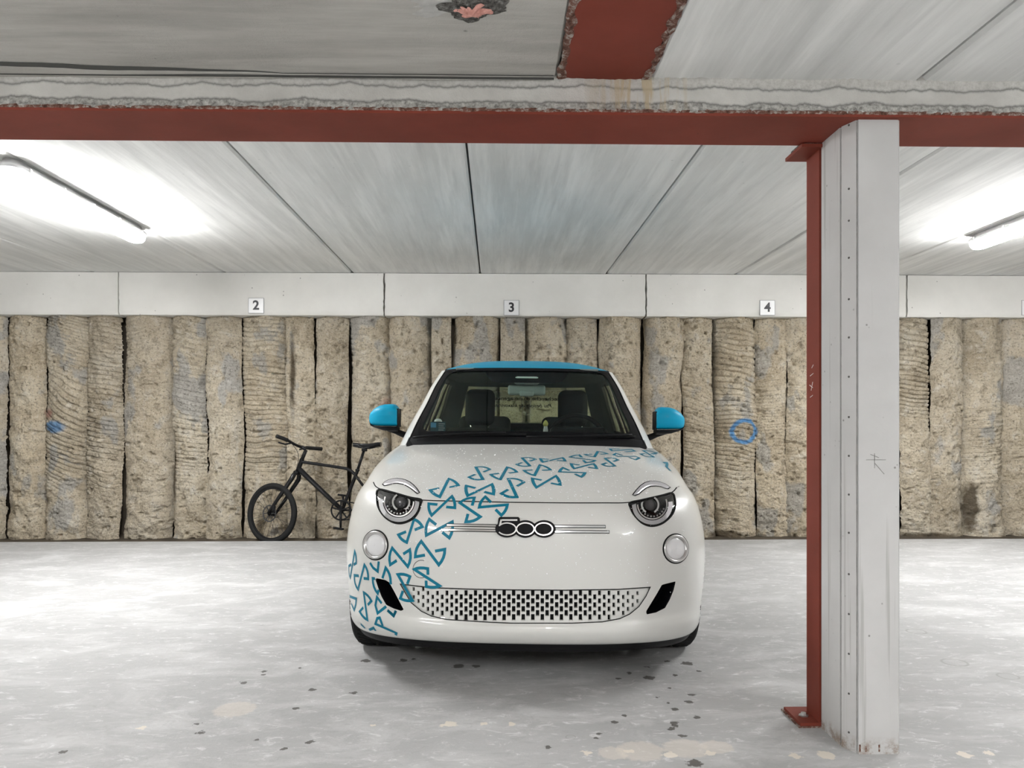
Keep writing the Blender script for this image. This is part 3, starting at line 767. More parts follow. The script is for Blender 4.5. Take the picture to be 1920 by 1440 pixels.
# --- things laid onto the surface -------------------------------------------------
def ribbon(px_pts, width, off=.0012, step=2.5, closed=False, thick=0.0, avoid=None):
    """flat strip of constant real width that follows the body along a traced line"""
    P = []; N = []
    for (x, y) in dens(px_pts, step, closed):
        if avoid and any(bool(inpoly(np.array(x), np.array(y), q)) for q in avoid):
            if len(P) > 1: break
            P = []; N = []; continue
        p, n = hit(x, y, off)
        if p is None:
            continue
        if P and (p-P[-1]).length > .12: continue
        P.append(p); N.append(n)
    mb = MB()
    if len(P) < 2: return mb
    V = []; m = len(P)
    for i in range(m):
        a = P[i-1] if (i > 0 or closed) else P[i]; b = P[(i+1) % m] if (i < m-1 or closed) else P[i]
        ta = (P[i]-a); tb = (b-P[i])
        tg = (ta.normalized() if ta.length > 1e-7 else Vector()) + (tb.normalized() if tb.length > 1e-7 else Vector())
        if tg.length < 1e-6: tg = b-a
        tg.normalize(); sd = N[i].cross(tg).normalized()
        k = 1.0
        if ta.length > 1e-7 and tb.length > 1e-7:
            cs_ = max(-1, min(1, ta.normalized().dot(tb.normalized()))); k = 1/max(.5, math.sqrt((1+cs_)/2))
        V += [P[i]-sd*width/2*k, P[i]+sd*width/2*k]
    f = [(2*i, 2*i+1, 2*((i+1) % m)+1, 2*((i+1) % m)) for i in range(m if closed else m-1)]
    if thick > 0:
        n0 = len(V); V += [V[2*i+j]-N[i]*thick for i in range(m) for j in (0, 1)]
        for i in range(m if closed else m-1):
            j = (i+1) % m
            f += [(2*i, n0+2*i, n0+2*j, 2*j), (2*i+1, 2*j+1, n0+2*j+1, n0+2*i+1)]
    return mb.add(V, f)
def inset(poly, k):
    c = np.mean(np.array(poly), 0); return [tuple(c+(np.array(p)-c)*k) for p in poly]
def shrink(poly, d):
    P = np.array(poly, float); n = len(P); a = np.roll(P, 1, 0); b = np.roll(P, -1, 0); tg = b-a
    nr_ = np.stack([-tg[:, 1], tg[:, 0]], -1); nr_ /= np.maximum(1e-6, np.linalg.norm(nr_, axis=1))[:, None]
    area = np.sum(P[:, 0]*b[:, 1]-b[:, 0]*P[:, 1]); sg = 1 if area > 0 else -1
    return [tuple(q) for q in P+sg*d*nr_]
def pad(poly, h, edge=1.2, base=0.0, rings=5):
    """raised cushion with the traced outline; rings run in to the centre line"""
    mb = MB(); loops = []
    L0 = [hit(x, y, base-.002)[0] for x, y in poly]; L1 = [hit(x, y, base+h*.6)[0] for x, y in shrink(poly, edge*.25)]; L2 = [hit(x, y, base+h)[0] for x, y in shrink(poly, edge)]
    n = len(poly); V = L0+L1+L2
    if any(v is None for v in V): return None
    f = [(r*n+i, r*n+(i+1) % n, (r+1)*n+(i+1) % n, (r+1)*n+i) for r in (0, 1) for i in range(n)]
    mb.add(V, f)
    bm = bmesh.new(); vs_ = [bm.verts.new(v) for v in L2]; bm.faces.new(vs_); bmesh.ops.triangulate(bm, faces=bm.faces[:]); bm.verts.index_update()
    mb.add([v.co.copy() for v in bm.verts], [[v.index for v in q.verts] for q in bm.faces]); bm.free()
    return mb
def pan(poly, depth, flange=1.6, k=.86, lift=-.0025):
    mb = MB(); out = shrink(poly, -flange); n = len(poly)
    L0 = [hit(x, y, lift)[0] for x, y in out]
    L1 = [hit(x, y, lift-.004)[0] for x, y in shrink(poly, .6)]
    cen = sum((Vector(p) for p in L1), Vector())/n
    nrm = hit(*np.mean(np.array(poly), 0))[1]
    L2 = [cen+(p-cen)*k-nrm*depth for p in L1]; cc = cen-nrm*depth
    V = L0+L1+L2+[cc]
    f = [(r*n+i, r*n+(i+1) % n, (r+1)*n+(i+1) % n, (r+1)*n+i) for r in (0, 1) for i in range(n)]+[(2*n+i, 2*n+(i+1) % n, 3*n) for i in range(n)]
    return mb.add(V, f)

# hood gap
ribbon(smooth_poly(SEAM, 6, False), .0052, .0009, 2).build('hood_gap', m_seam, hood)
# lower grille: perforated panel behind the opening
gp_ = MB(); inner = shrink(dens(GRILLE, 4, True), 4.2)
def lat(x, y, o):
    p, n = hit(x, y, o); return p
for j in range(56):
    xc = 738+9.0*j
    for i in range(-1, 7):
        yc = 1105.5+15*i+(7.5 if j % 2 else 0)
        if yc < 1092 or yc > 1180: continue
        ins = bool(inpoly(np.array(xc), np.array(yc), inner))
        q = [(xc-4.5, yc-7.5), (xc+4.5, yc-7.5), (xc+4.5, yc+7.5), (xc-4.5, yc+7.5)]
        o = [lat(x, y, -.007) for x, y in q]
        if any(v is None for v in o): continue
        if not ins:
            if nearest(xc, yc, GRILLE)[0] < 9 or bool(inpoly(np.array(xc), np.array(yc), GRILLE)): gp_.add(o, [(0, 1, 2, 3)])
            continue
        k = min(1, max(0, (215-abs(xc-985))/110)); hw, hh = 2.1+1.15*k, 3.6+1.9*k
        q2 = [(xc-hw, yc-hh), (xc+hw, yc-hh), (xc+hw, yc+hh), (xc-hw, yc+hh)]
        a = [lat(x, y, -.007) for x, y in q2]; b = [lat(x, y, -.020) for x, y in q2]
        gp_.add(o+a+b, [(m, (m+1) % 4, 4+(m+1) % 4, 4+m) for m in range(4)]+[(4+m, 4+(m+1) % 4, 8+(m+1) % 4, 8+m) for m in range(4)])
gr = gp_.build('grille', m_white, car)
xs = np.linspace(752, 1216, 60); ysx = np.linspace(1098, 1168, 8)
MB().grid(np.array([[tuple(hit(x, y, -.024)[0]) for x in xs] for y in ysx])).build('grille_backing', m_blk, gr)
ribbon(dens(GRILLE, 6, True), .0042, .0006, 3, True).build('grille_gap', m_seam, gr)
for nm, poly in (('air_inlet', INL_L), ('air_inlet', INL_R)):
    pan(dens(poly, 4, True), .05, 1.4, .8).build(nm, m_blkg, car)
# round side lamps
for (cx_, cy_, rx, ry) in ((704.3, 1022, 24.4, 29), (1266.8, 1028.7, 24.6, 28.6)):
    P0, n0 = hit(cx_, cy_)
    e = MB(); loops = [(1.06, -.003), (1.0, .0015), (.96, .003)]
    def rings(loops, seg=56):
        V = []; f = []
        for k, o in loops:
            for a in range(seg):
                x, y = cx_+rx*k*math.cos(2*math.pi*a/seg), cy_+ry*k*math.sin(2*math.pi*a/seg)
                V.append(hit(x, y, o)[0])
        for r in range(len(loops)-1):
            f += [(r*seg+a, r*seg+(a+1) % seg, (r+1)*seg+(a+1) % seg, (r+1)*seg+a) for a in range(seg)]
        return V, f
    lamp = MB().add(*rings([(1.0, -.004), (.97, .003), (.93, .004), (.90, -.001)])).build('side_lamp', m_seam, car, smooth=True)
    MB().add(*rings([(.93, .0), (.90, .006), (.85, .008), (.78, .007), (.73, .002), (.71, -.002)])).build('bezel', m_satin, lamp, smooth=True)
    MB().add(*rings([(.72, -.002), (.69, .001), (.66, .003), (.4, .005), (.01, .006)])).build('lens', m_lamp_white, lamp, smooth=True)

# headlamps -------------------------------------------------------------------------
def headlamp(poly, cx_, cy_, R, s):
    sp_ = smooth_poly(poly, 6)
    c = np.mean(np.array(sp_), 0); P0, n0 = hit(cx_, cy_); n0 = (n0*.6+Vector((0, -1, 0))*.7).normalized()
    hl = pan(sp_, .06, 1.8, .82).build('headlamp', m_blkg, car, smooth=True, sharp=40)
    def plane_ring(k0, k1, dep, th, a0, a1, mat, name, seg=40, ox=0, oy=0, rx=1.0):
        mb = MB(); V = []
        for a in range(seg+1):
            t_ = math.radians(a0+(a1-a0)*a/seg)
            for k, d in ((k0, dep), (k0, dep-th), (k1, dep-th), (k1, dep)):
                V.append(on_plane(cx_+ox+R*k*math.cos(t_)*rx, cy_+oy+R*k*math.sin(t_), P0-n0*d, n0))
        f = [(4*i+m, 4*i+(m+1) % 4, 4*i+4+(m+1) % 4, 4*i+4+m) for i in range(seg) for m in range(4)]
        if a1-a0 < 360: f += [(0, 1, 2, 3), (4*seg, 4*seg+3, 4*seg+2, 4*seg+1)]
        return mb.add(V, f).build(name, mat, hl, smooth=True, sharp=40)
    plane_ring(.93, .74, .018, .012, -8, 188, m_lamp_white, 'daylight_ring')
    plane_ring(.70, .64, .026, .006, -20, 200, m_satin, 'trim_ring')
    plane_ring(.42, .34, .030, .016, 120, 240, m_chrome, 'chrome_bracket', 20, s*4, 1)
    plane_ring(.42, .34, .030, .016, -60, 60, m_chrome, 'chrome_bracket', 20, s*4, 1)
    pc = on_plane(cx_+s*4, cy_+1, P0-n0*.035, n0); rr = R*.28/F*3.35
    q = n0.to_track_quat('Z', 'Y').to_matrix().to_4x4()
    MB().lathe([(rr*math.sin(a), rr*.7*math.cos(a)) for a in np.linspace(0.001, 1.57, 10)], 24, Matrix.Translation(pc) @ q).build('projector', plain('projector_glass', (.10, .10, .11), .04, .3, 1.0), hl, smooth=True)
    mbk = MB()
    for a in range(10):
        t_ = math.radians(22+a*15); w_ = on_plane(cx_+R*.56*math.cos(t_), cy_+R*.56*math.sin(t_), P0-n0*.034, n0)
        mbk.rbox((.007, .007, .007), .001, Matrix.Translation(w_) @ q, 1)
    mbk.build('reflector_facets', m_satin, hl)
    # clear cover
    V = [hit(x, y, -.0015)[0] for x, y in shrink(sp_, -.8)]; m = len(V); V += [hit(x, y, .002)[0] for x, y in inset(sp_, .6)]+[hit(*c, .003)[0]]
    MB().add(V, [(i, (i+1) % m, m+(i+1) % m, m+i) for i in range(m)]+[(m+i, m+(i+1) % m, 2*m) for i in range(m)]).build('lens_cover', m_lens, hl, smooth=True)
    ribbon(shrink(sp_, -.5), .0065, .0015, 2, True).build('headlamp_gap', m_seam, hl)
headlamp(HL_L, 748, 940.5, 41, 1)
headlamp(HL_R, 1223, 945.5, 41, -1)
# eyelid light bars on the hood
BR_L = [(717.8,908),(722,904),(728,900.6),(737,898.3),(745,897.8),(753,898.8),(760,900.6),(768,904.5),(775,910),(781,916.5),(786,924),(783,925.5),(779.7,923),(775,919),(769,914.7),(763,911),(756,908),(745,906),(738,906.5),(732,908),(726,909.8),(721,910.5)]
BR_R = [(1187,928),(1190,924),(1194,919),(1201,911.5),(1209,906),(1219,903),(1229,903),(1239,905),(1248,908.5),(1256,914),(1252,916.5),(1247,915.5),(1240,912.5),(1230,911),(1220,911.5),(1211,915),(1204,920),(1197,926.5),(1190,929)]
for poly in (BR_L, BR_R):
    pd_ = pad(poly, .005, 1.6)
    if pd_:
        b_ = pd_.build('eyelid_light', m_lid, hood, smooth=True, sharp=35)
        o = ribbon(shrink(poly, -.6), .0055, .0012, 2, True).build('eyelid_gap', m_seam, hood)
# tow eye cover
ribbon(ell(790, 1067, 15.5, 16.5, 40, 60, 290), .0022, .0008, 2).build('tow_cover_gap', m_seam, body)
# chrome bars and badge
for pts in ([(838, 984.6), (930, 986.0)], [(828, 993.4), (930, 995.0)], [(1040, 987.0), (1134.5, 987.6)], [(1040, 996.6), (1141.5, 997.5)]):
    o = ribbon(pts, .0075, .0035, 4, thick=.006).build('chrome_bar', m_chrome, car)
    c1 = ribbon([(pts[0][0]-1, pts[0][1]), (pts[1][0]+1, pts[1][1])], .0135, .0016, 4, thick=.003).build('bar_surround', m_seam, o)
P0, n0 = hit(985, 990)
def flat_poly(poly, h0, h1):
    V = [on_plane(x, y, P0+n0*h0, n0) for x, y in poly]+[on_plane(x, y, P0+n0*h1, n0) for x, y in poly]; n = len(poly)
    return V, [(i, (i+1) % n, n+(i+1) % n, n+i) for i in range(n)]+[tuple(range(n, 2*n))]
bp = MB()
for (cx_, rx, ry) in ((950.5, 22, 16), (985, 21.5, 16.5), (1020, 22, 16.5)): bp.add(*flat_poly(ell(cx_, 991.8, rx, ry, 36), -.012, .006))
bp.add(*flat_poly([(934.5, 972), (937, 969.3), (972, 969.3), (974.5, 972), (977, 988), (932, 990)], -.012, .0055))
badge = bp.build('badge', m_blk, car)
def flat_ring(cx_, cy_, rx, ry, wd, h0, h1, a0=0, a1=360, seg=40):
    V = []
    for a in range(seg+1):
        t_ = math.radians(a0+(a1-a0)*a/seg)
        for k, h in ((0, h0), (0, h1), (wd, h1), (wd, h0)):
            V.append(on_plane(cx_+(rx-k)*math.cos(t_), cy_+(ry-k)*math.sin(t_), P0+n0*h, n0))
    return V, [(4*i+m, 4*i+(m+1) % 4, 4*i+4+(m+1) % 4, 4*i+4+m) for i in range(seg) for m in range(4)]
num = MB(); num.add(*flat_ring(950.5, 991.8, 18.3, 12.4, 2.4, .004, .010, -150, 150)); num.build('digit', m_chrome, badge)
for cx_ in (985, 1019.5): MB().add(*flat_ring(cx_, 991.8, 17.6, 12.6, 2.4, .004, .010)).build('digit', m_chrome, badge)
MB().add(*flat_poly([(938.5, 973.5), (970, 973.5), (970, 976.6), (941, 976.6)], .003, .009)).add(*flat_poly([(938.5, 973.5), (941.5, 973.5), (939.5, 985), (935.5, 985)], .003, .009)).build('digit_bar', m_chrome, badge)

# --- bow-tie vinyl decals -----------------------------------------------------------
R1, R2, R3, R5 = (640, 660), (960, 660), (640, 880), (640, 1030)
MOT = [(R3, (985,275), (1075,95), (890,208)), (R3, (1265,265), (1505,150), (1250,165)), (R3, (1755,278), (1670,95), (1600,243)),
       (R3, (905,460), (1105,270), (875,345)), (R3, (1390,475), (1185,335), (1245,525)), (R3, (1660,355), (1380,380), (1600,460)),
       (R3, (655,730), (728,500), (572,655)), (R3, (850,660), (1110,525), (880,500)), (R3, (665,972), (510,787), (685,805)),
       (R3, (975,955), (800,720), (1035,800)), (R3, (90,1085), (135,820), (75,968)), (R3, (168,1200), (232,955), (130,1060)),
       (R3, (365,1240), (445,985), (315,1090)), (R3, (712,1310), (565,1052), (590,1290)), (R3, (985,1165), (730,1000), (850,1172)),
       (R5, (262,705), (225,432), (185,622)),
       (R1, (1415,1275), (1345,1152), (1275,1253)), (R1, (1590,1275), (1660,1152), (1495,1225)),
       (R2, (180,1140), (100,1060), (45,1125)), (R2, (310,1102), (505,1058), (285,1068)), (R2, (225,1235), (280,1130), (120,1185)),
       (R2, (245,1355), (440,1240), (205,1265)), (R2, (833,1085), (578,1053), (740,1108)), (R2, (825,1050), (858,995), (728,1025)),
       (R2, (622,1167), (815,1118), (592,1118)), (R2, (475,1200), (728,1208), (510,1158)), (R2, (1030,1140), (930,1065), (900,1125)),
       (R2, (1418,1050), (1310,988), (1285,1020))]
RAW = [(R3, [(375,920), (365,1020), (320,985), (288,935)]), (R5, [(85,470), (150,495), (146,550), (130,608), (100,540)]),
       (R5, [(405,540), (358,478), (342,560), (365,638), (450,570)]), (R5, [(462,608), (525,665), (552,600)]),
       (R5, [(415,765), (385,685), (360,690), (343,745), (550,835), (545,858)]), (R5, [(195,745), (240,790)]), (R5, [(280,805), (325,785), (345,815)]),
       (R2, [(1075,970), (980,970), (1000,990), (1195,975), (1228,992), (1130,1000)]),
       (R2, [(1105,1035), (1040,1015), (1015,1030), (1060,1045), (1235,1045), (1275,1060), (1235,1078), (1170,1055)]),
       (R2, [(1430,965), (1470,1005), (1440,1008)]), (R2, [(1515,1110), (1555,1105), (1545,1150), (1585,1190)])]
OPEN = (INL_L, INL_R, smooth_poly(HL_L), FOG_L)
lines = []
for org, b, c, a in MOT:
    a, b, c = [np.array(q, float) for q in (a, b, c)]; m = (b+c)/2; d = b+c-a
    def lobe(p, q):                               # gently bulging outer edge
        o = (p+q)/2-m; l = np.linalg.norm(q-p); o = o/max(1e-6, np.linalg.norm(o))
        return [tuple(p+(q-p)*s+o*l*.10*4*s*(1-s)) for s in (.25, .5, .75)]
    e1 = a+.68*(m-a)+.10*(a-b)*.5; e2 = d+.68*(m-d)+.10*(d-c)*.5
    lines.append(off5([tuple(e1), tuple(a)]+lobe(a, b)+[tuple(b), tuple(c)]+lobe(c, d)+[tuple(d), tuple(e2)], *org))
for org, z in RAW: lines.append(off5(z, *org))
for k, ln in enumerate(lines):
    cy_ = np.mean([p[1] for p in ln])
    wd_ = .0125 if cy_ > 940 else .0145
    mb = ribbon(ln, wd_, .0010, 2.2, avoid=OPEN)
    if any(bool(inpoly(np.array(x), np.array(y), q)) for x, y in dens(ln, 2.2) for q in OPEN):
        m2 = ribbon(ln[::-1], wd_, .0010, 2.2, avoid=OPEN); mb.add(m2.v, m2.f)
    if mb.v: mb.build('bow_tie_decal', m_decal, hood if cy_ < 940 else body)

# --- greenhouse: windscreen, pillars, roof ------------------------------------------
#        vf    wf    U    L    ws    n    vr    wr
GR = [(.28, .985, .724, .30, .966, 2.7, 2.72, 1.02),
      (.455, 1.10, .690, .31, 1.09, 2.8, 2.68, 1.13),
      (.635, 1.215, .650, .31, 1.205, 2.9, 2.61, 1.24),
      (.815, 1.335, .612, .30, 1.325, 3.0, 2.50, 1.345),
      (.975, 1.443, .562, .26, 1.432, 3.0, 2.34, 1.435)]
def gh(k, c, off=0.0):
    k = np.asarray(k, float)*4; c = np.asarray(c, float); k, c = np.broadcast_arrays(k, c)
    P = loft(GR, k, c, 2.8, .34, -.004)
    if off:
        e = 1e-3; sc = np.where(c >= 0, 1, -1)
        du = loft(GR, k, np.where(np.abs(c) < 1e-6, .01*0+e, c)+e, 2.8, .34, -.004)-loft(GR, k, np.where(np.abs(c) < 1e-6, e, c)-e, 2.8, .34, -.004)
        dk = loft(GR, np.minimum(k+e, 4), c, 2.8, .34, -.004)-loft(GR, np.maximum(k-e, 0), c, 2.8, .34, -.004)
        n = np.cross(du, dk); n /= np.maximum(1e-12, np.linalg.norm(n, axis=-1))[..., None]
        P = P+n*off
    return P
def gpatch(k0, k1, c0, c1, nk, ncc, off=0.0): return gh(*np.meshgrid(np.linspace(k0, k1, nk), np.linspace(c0, c1, ncc), indexing='ij'), off)
t_ = gh(.5, .3, .05)-gh(.5, .3); OS = 1 if t_[1] < 0 else -1              # sign so that + is outwards
# body-coloured cant rail and pillars
for s in (-1, 1):
    pl_ = MB().grid(gpatch(0, 1, s*.70, s*1.07, 40, 26)).build('pillar', m_white, car, smooth=True)
    MB().grid(gpatch(0, 1, s*.60, s*1.10, 24, 20, -.022*OS*1)).build('pillar_trim', m_grey, pl_, smooth=True)
    MB().grid(gpatch(.90, 1, s*1.07, s*2.10, 6, 40)).build('roof_rail', m_white, car, smooth=True)
    MB().grid(gpatch(.86, 1, s*1.05, s*2.10, 6, 40, -.022*OS)).build('rail_trim', m_grey, car, smooth=True)
    MB().grid(gpatch(0, .05, s*1.07, s*2.10, 4, 40)).build('waist_strip', m_blk, car, smooth=True)
    wn = MB().grid(gpatch(.05, .90, s*1.07, s*1.52, 20, 20, -.004*OS)).build('side_window', m_glass2, car, smooth=True)
    MB().grid(gpatch(.05, .90, s*1.52, s*1.60, 20, 4)).grid(gpatch(.05, .90, s*1.50, s*1.62, 20, 4, -.03*OS)).build('door_pillar', m_blk, car, smooth=True)
    MB().grid(gpatch(.05, .90, s*1.60, s*1.93, 20, 16, -.004*OS)).build('side_window', m_glass2, car, smooth=True)
    rp = MB().grid(gpatch(0, 1, s*1.93, s*2.42, 20, 30)).build('rear_pillar', m_white, car, smooth=True)
    MB().grid(gpatch(0, 1, s*1.90, s*2.46, 20, 30, -.025*OS)).build('pillar_trim', m_grey, rp, smooth=True)
    # seal line between pillar and screen
    MB().tube([tuple(p) for p in gh(np.linspace(0.01, .985, 30), np.full(30, s*.695))], .0045, 6).build('screen_seal', m_blk, car, smooth=True)
# screen: glass sheet plus black ceramic border with rounded opening
screen = MB().grid(gpatch(.06, .985, -.71, .71, 40, 60, -.003*OS)).build('windscreen', m_glass, car, smooth=True)
def rr_loop(c0, c1, k0, k1, rc, rk, n=12):
    pts = []
    for (cc, kk, a0) in ((c1-rc, k1-rk, 0), (c0+rc, k1-rk, 90), (c0+rc, k0+rk, 180), (c1-rc, k0+rk, 270)):
        for i in range(n+1):
            a = math.radians(a0+90*i/n); pts.append((cc+rc*math.cos(a), kk+rk*math.sin(a)))
    return dens(pts, .015, True)
li = rr_loop(-.59, .59, .15, .955, .10, .09)
lo = []
for c_, k_ in li:                                                          # matching outer loop
    d = 1.0; lo_c, lo_k = c_/.59*.70, (k_-.55)/.395*.47+.515
    lo.append((max(-.70, min(.70, lo_c)), max(.03, min(.99, lo_k))))
m = len(li); V = []
for w_ in (0, .35, .7, 1.0):
    pa = np.array(li)*(1-w_)+np.array(lo)*w_; V += [tuple(p) for p in gh(pa[:, 1], pa[:, 0], .0005*OS)]
MB().add(V, [(r*m+i, r*m+(i+1) % m, (r+1)*m+(i+1) % m, (r+1)*m+i) for r in range(3) for i in range(m)]).build('screen_border', m_blkg, screen, smooth=True)
# corners of the border out to the pillars, header strip and scuttle
MB().grid(gpatch(.965, 1.0, -.70, .70, 3, 60, .001*OS)).build('header_strip', m_blk, screen, smooth=True)
MB().grid(gpatch(-.0, .085, -.72, .72, 6, 60, .0008*OS)).build('scuttle', m_blk, screen, smooth=True)
for s in (-1, 1): MB().grid(gpatch(.05, .985, s*.65, s*.702, 30, 6, .0002*OS)).build('border_side', m_blkg, screen, smooth=True)
# rear screen
rear = MB().grid(np.concatenate([gpatch(.17, .94, 2.42, 3.0, 24, 30, -.004*OS), gpatch(.17, .94, -3.0, -2.42, 24, 30, -.004*OS)], 1)).build('rear_screen', m_glass2, car, smooth=True)
for s in (-1, 1):
    MB().grid(gpatch(-.02, .18, s*2.42, s*3.0, 8, 30)).build('tailgate', m_white, car, smooth=True)
    MB().grid(gpatch(-.02, .18, s*2.42, s*3.0, 8, 30, -.02*OS)).build('tailgate_trim', m_blk, car, smooth=True)
    MB().grid(gpatch(.93, 1.0, s*2.42, s*3.0, 6, 30)).build('rear_header', m_blue, car, smooth=True)
    MB().grid(gpatch(.91, 1.0, s*2.42, s*3.0, 6, 30, -.02*OS)).build('header_trim', m_grey, car, smooth=True)
# roof skin and headliner
ce = np.concatenate([np.linspace(-3, 3, 240)]); edge = gh(np.ones_like(ce), ce)
cen = np.array([0, 1.62, 1.527])
def roof(k0, drop, scale=1.0):
    rs = np.linspace(k0, 0, 26)[:, None]; P = np.zeros((26, len(ce), 3))
    for j in (0, 1): P[..., j] = cen[j]+(edge[:, j][None]-cen[j])*rs*scale
    P[..., 2] = edge[:, 2][None]+(cen[2]-edge[:, 2][None])*(1-np.abs(rs)**2.6)-drop
    return P
ks = np.clip((np.abs(ce)-.72)/.08, 0, 1); ks = ks*ks*(3-2*ks); ks = np.where(np.abs(ce) > 2.35, 0, ks)
r0 = 1-.045*ks
def roof2(ra, rb, n=26):
    f = np.linspace(0, 1, n)[:, None]; rs = ra[None]+(rb-ra)[None]*f; P = np.zeros((n, len(ce), 3))
    for j in (0, 1): P[..., j] = cen[j]+(edge[:, j][None]-cen[j])*rs
    P[..., 2] = edge[:, 2][None]+(cen[2]-edge[:, 2][None])*(1-np.abs(rs)**2.6)
    return P
MB().grid(roof2(r0, 0*r0)).build('roof', m_blue, car, smooth=True)
MB().grid(roof2(np.ones_like(r0)*1.001, r0-.002, 5)-np.array([0, 0, .0008])).build('roof_edge', m_white, car, smooth=True)
MB().tube([tuple(p) for p in roof2(r0, 0*r0)[0][(np.abs(ce) < 2.3)]+np.array([0, 0, -.001])], .0035, 6).build('roof_seal', m_blk, car, smooth=True)
MB().grid(roof(.985, .028, 1.0)).build('headliner', m_grey, car, smooth=True)

# --- cabin ------------------------------------------------------------------------
dash = MB()
us = np.linspace(-.66, .66, 30); prof = [(.40, .965), (.48, .995), (.62, 1.035), (.76, 1.045), (.83, 1.02), (.86, .95), (.85, .70)]
dash.grid(np.array([[(u*(1-.0*abs(u)), v-.10*u*u, w) for u in us] for v, w in prof])).build('dashboard', m_blk, car, smooth=True)
MB().rbox((.34, .16, .07), .03, TR(.31, .74, 1.045)).build('instrument_hood', m_blk, car, smooth=True)
sw = empty('steering_wheel'); sw.parent = car
stw = MB().tube([(math.cos(a)*.178, math.sin(a)*.178, 0) for a in np.linspace(0, 2*math.pi, 40, endpoint=False)], .015, 10, True).build('rim', m_blk, sw, smooth=True)
MB().rbox((.13, .11, .04), .018).build('hub', m_blk, sw, smooth=True)
for a in (0, 180, 270): MB().rbox((.12, .028, .016), .006, RZ(a) @ TR(.11, 0, 0)).build('spoke', m_satin, sw, smooth=True)
sw.matrix_local = TR(.315, .93, .985) @ RX(68)
for s in (-1, 1):
    st = empty('seat'); st.parent = car; st.matrix_local = TR(s*.325, 1.18, .30)
    MB().rbox((.47, .50, .14), .05, TR(0, 0, .12) @ RX(6)).build('seat_cushion', m_seat, st, smooth=True)
    MB().rbox((.46, .13, .60), .055, TR(0, .27, .47) @ RX(-14), 4).build('backrest', m_seat, st, smooth=True)
    MB().rbox((.208, .10, .255), .0495, TR(0, .36, .905) @ RX(-8), 6).build('headrest', m_seat, st, smooth=True)
    for q in (-1, 1): MB().tube([(q*.06, .33, .70), (q*.06, .35, .82)], .007, 8).build('headrest_rod', m_chrome, st, smooth=True)
    MB().rbox((.40, .10, .30), .05, TR(s*.32, 2.08, 1.00) @ RX(-12), 4).build('rear_backrest', m_seat, car, smooth=True)
MB().rbox((1.28, .08, .5), .03, TR(0, 2.13, .80)).build('rear_bench', m_seat, car, smooth=True)
tub = MB(); tub.grid(np.array([[(-.70, v, w) for w in (.94, .30)] for v in (.45, 2.45)])).grid(np.array([[(.70, v, w) for w in (.94, .30)] for v in (.45, 2.45)])).grid(np.array([[(u, v, .24) for u in (-.7, .7)] for v in (-.3, 2.6)]))
tub.grid(np.array([[(u, .42, w) for u in (-.7, .7)] for w in (.24, .96)])).grid(np.array([[(u, 2.60, w) for u in (-.66, .66)] for w in (.24, 1.06)])).build('cabin_lining', m_blk, car)
for s in (-1, 1):
    MB().rbox((.36, .14, .012), .005, TR(s*.27, 1.06, 1.425) @ RX(-12)).build('sun_visor', m_grey, car, smooth=True)
# mirror and sensor pod
pod = MB().grid(np.array([[tuple(gh(k, c, -.006*OS)) for c in np.linspace(-w_, w_, 9)] for k, w_ in ((.985, .20), (.93, .19), (.86, .165), (.80, .13), (.785, .10))])).build('sensor_panel', m_blkg, car, smooth=True)
g0 = Vector(gh(.80, 0.0))
MB().rbox((.16, .05, .05), .02, TR(0, g0.y+.06, g0.z+.005), 3).build('sensor_pod', m_mir, car, smooth=True)
rv = MB().rbox((.235, .035, .064), .015, TR(0, g0.y+.12, g0.z-.052) @ RX(-8), 4).build('rear_view_mirror', m_mir, car, smooth=True)
MB().rbox((.09, .03, .035), .012, TR(0, g0.y+.09, g0.z-.075)).build('mirror_mount', m_mir, rv, smooth=True)
# lettering on the rear screen, read from behind the car
m_let = plain('black_lettering', (.01, .01, .01), .6)
def rear_pt(px, py):
    # where the sight line meets the tilted rear glass plane
    a = Vector(gh(.2, 3.0)); b = Vector(gh(.9, 3.0)); d = (b-a).normalized(); n = Vector((1, 0, 0)).cross(d).normalized()
    return on_plane(px, py, a-n*0+Vector((0, -.012, 0)), n), n, d
pt, n_, d_ = rear_pt(985, 748)
for txt, x0, x1, yb, sh in (("recherche d'une agence i", 1050, 922, 751.0, 0.0), ("Pas besoin de klaxonner", 1035, 925, 764.0, .35)):
    pr, _, _ = rear_pt(x0, yb); plf, _, _ = rear_pt(x1, yb)
    me = text_mesh(txt, .1, .0004, shear=sh, bold=.0008, align='LEFT')
    xsz = [v.co.x for v in me.vertices]; L = max(xsz)-min(xsz); k = (pr-plf).length/L
    hgt = k*(1.0 if sh == 0 else 1.15)
    Mx = Matrix.Translation(pr) @ Matrix((( -1, 0, 0, 0), (0, d_.y, 0, 0), (0, d_.z, 1, 0), (0, 0, 0, 1)))
    me.transform(Matrix.Translation(pr) @ Matrix(((-k, 0, 0, 0), (0, d_.y*hgt, n_.y, 0), (0, d_.z*hgt, n_.z, 0), (0, 0, 0, 1))))
    mesh_obj('lettering', me, m_let, rear)
# wipers
def scr(c, k, o): return tuple(gh(k, c, o*OS))
for c0, c1, k1 in ((-.62, -.05, .10), (.0, .55, .11)):
    w_ = MB().tube([scr(c, .055+(k1-.055)*((c-c0)/(c1-c0)), .018) for c in np.linspace(c0, c1, 14)], .006, 8).build('wiper', m_blk, car, smooth=True)
    MB().tube([scr(c, .075+(k1-.075)*((c-c0)/(c1-c0)), .008) for c in np.linspace(c0+.1, c1+.05, 14)], .004, 6).build('blade', m_rubber, w_, smooth=True)
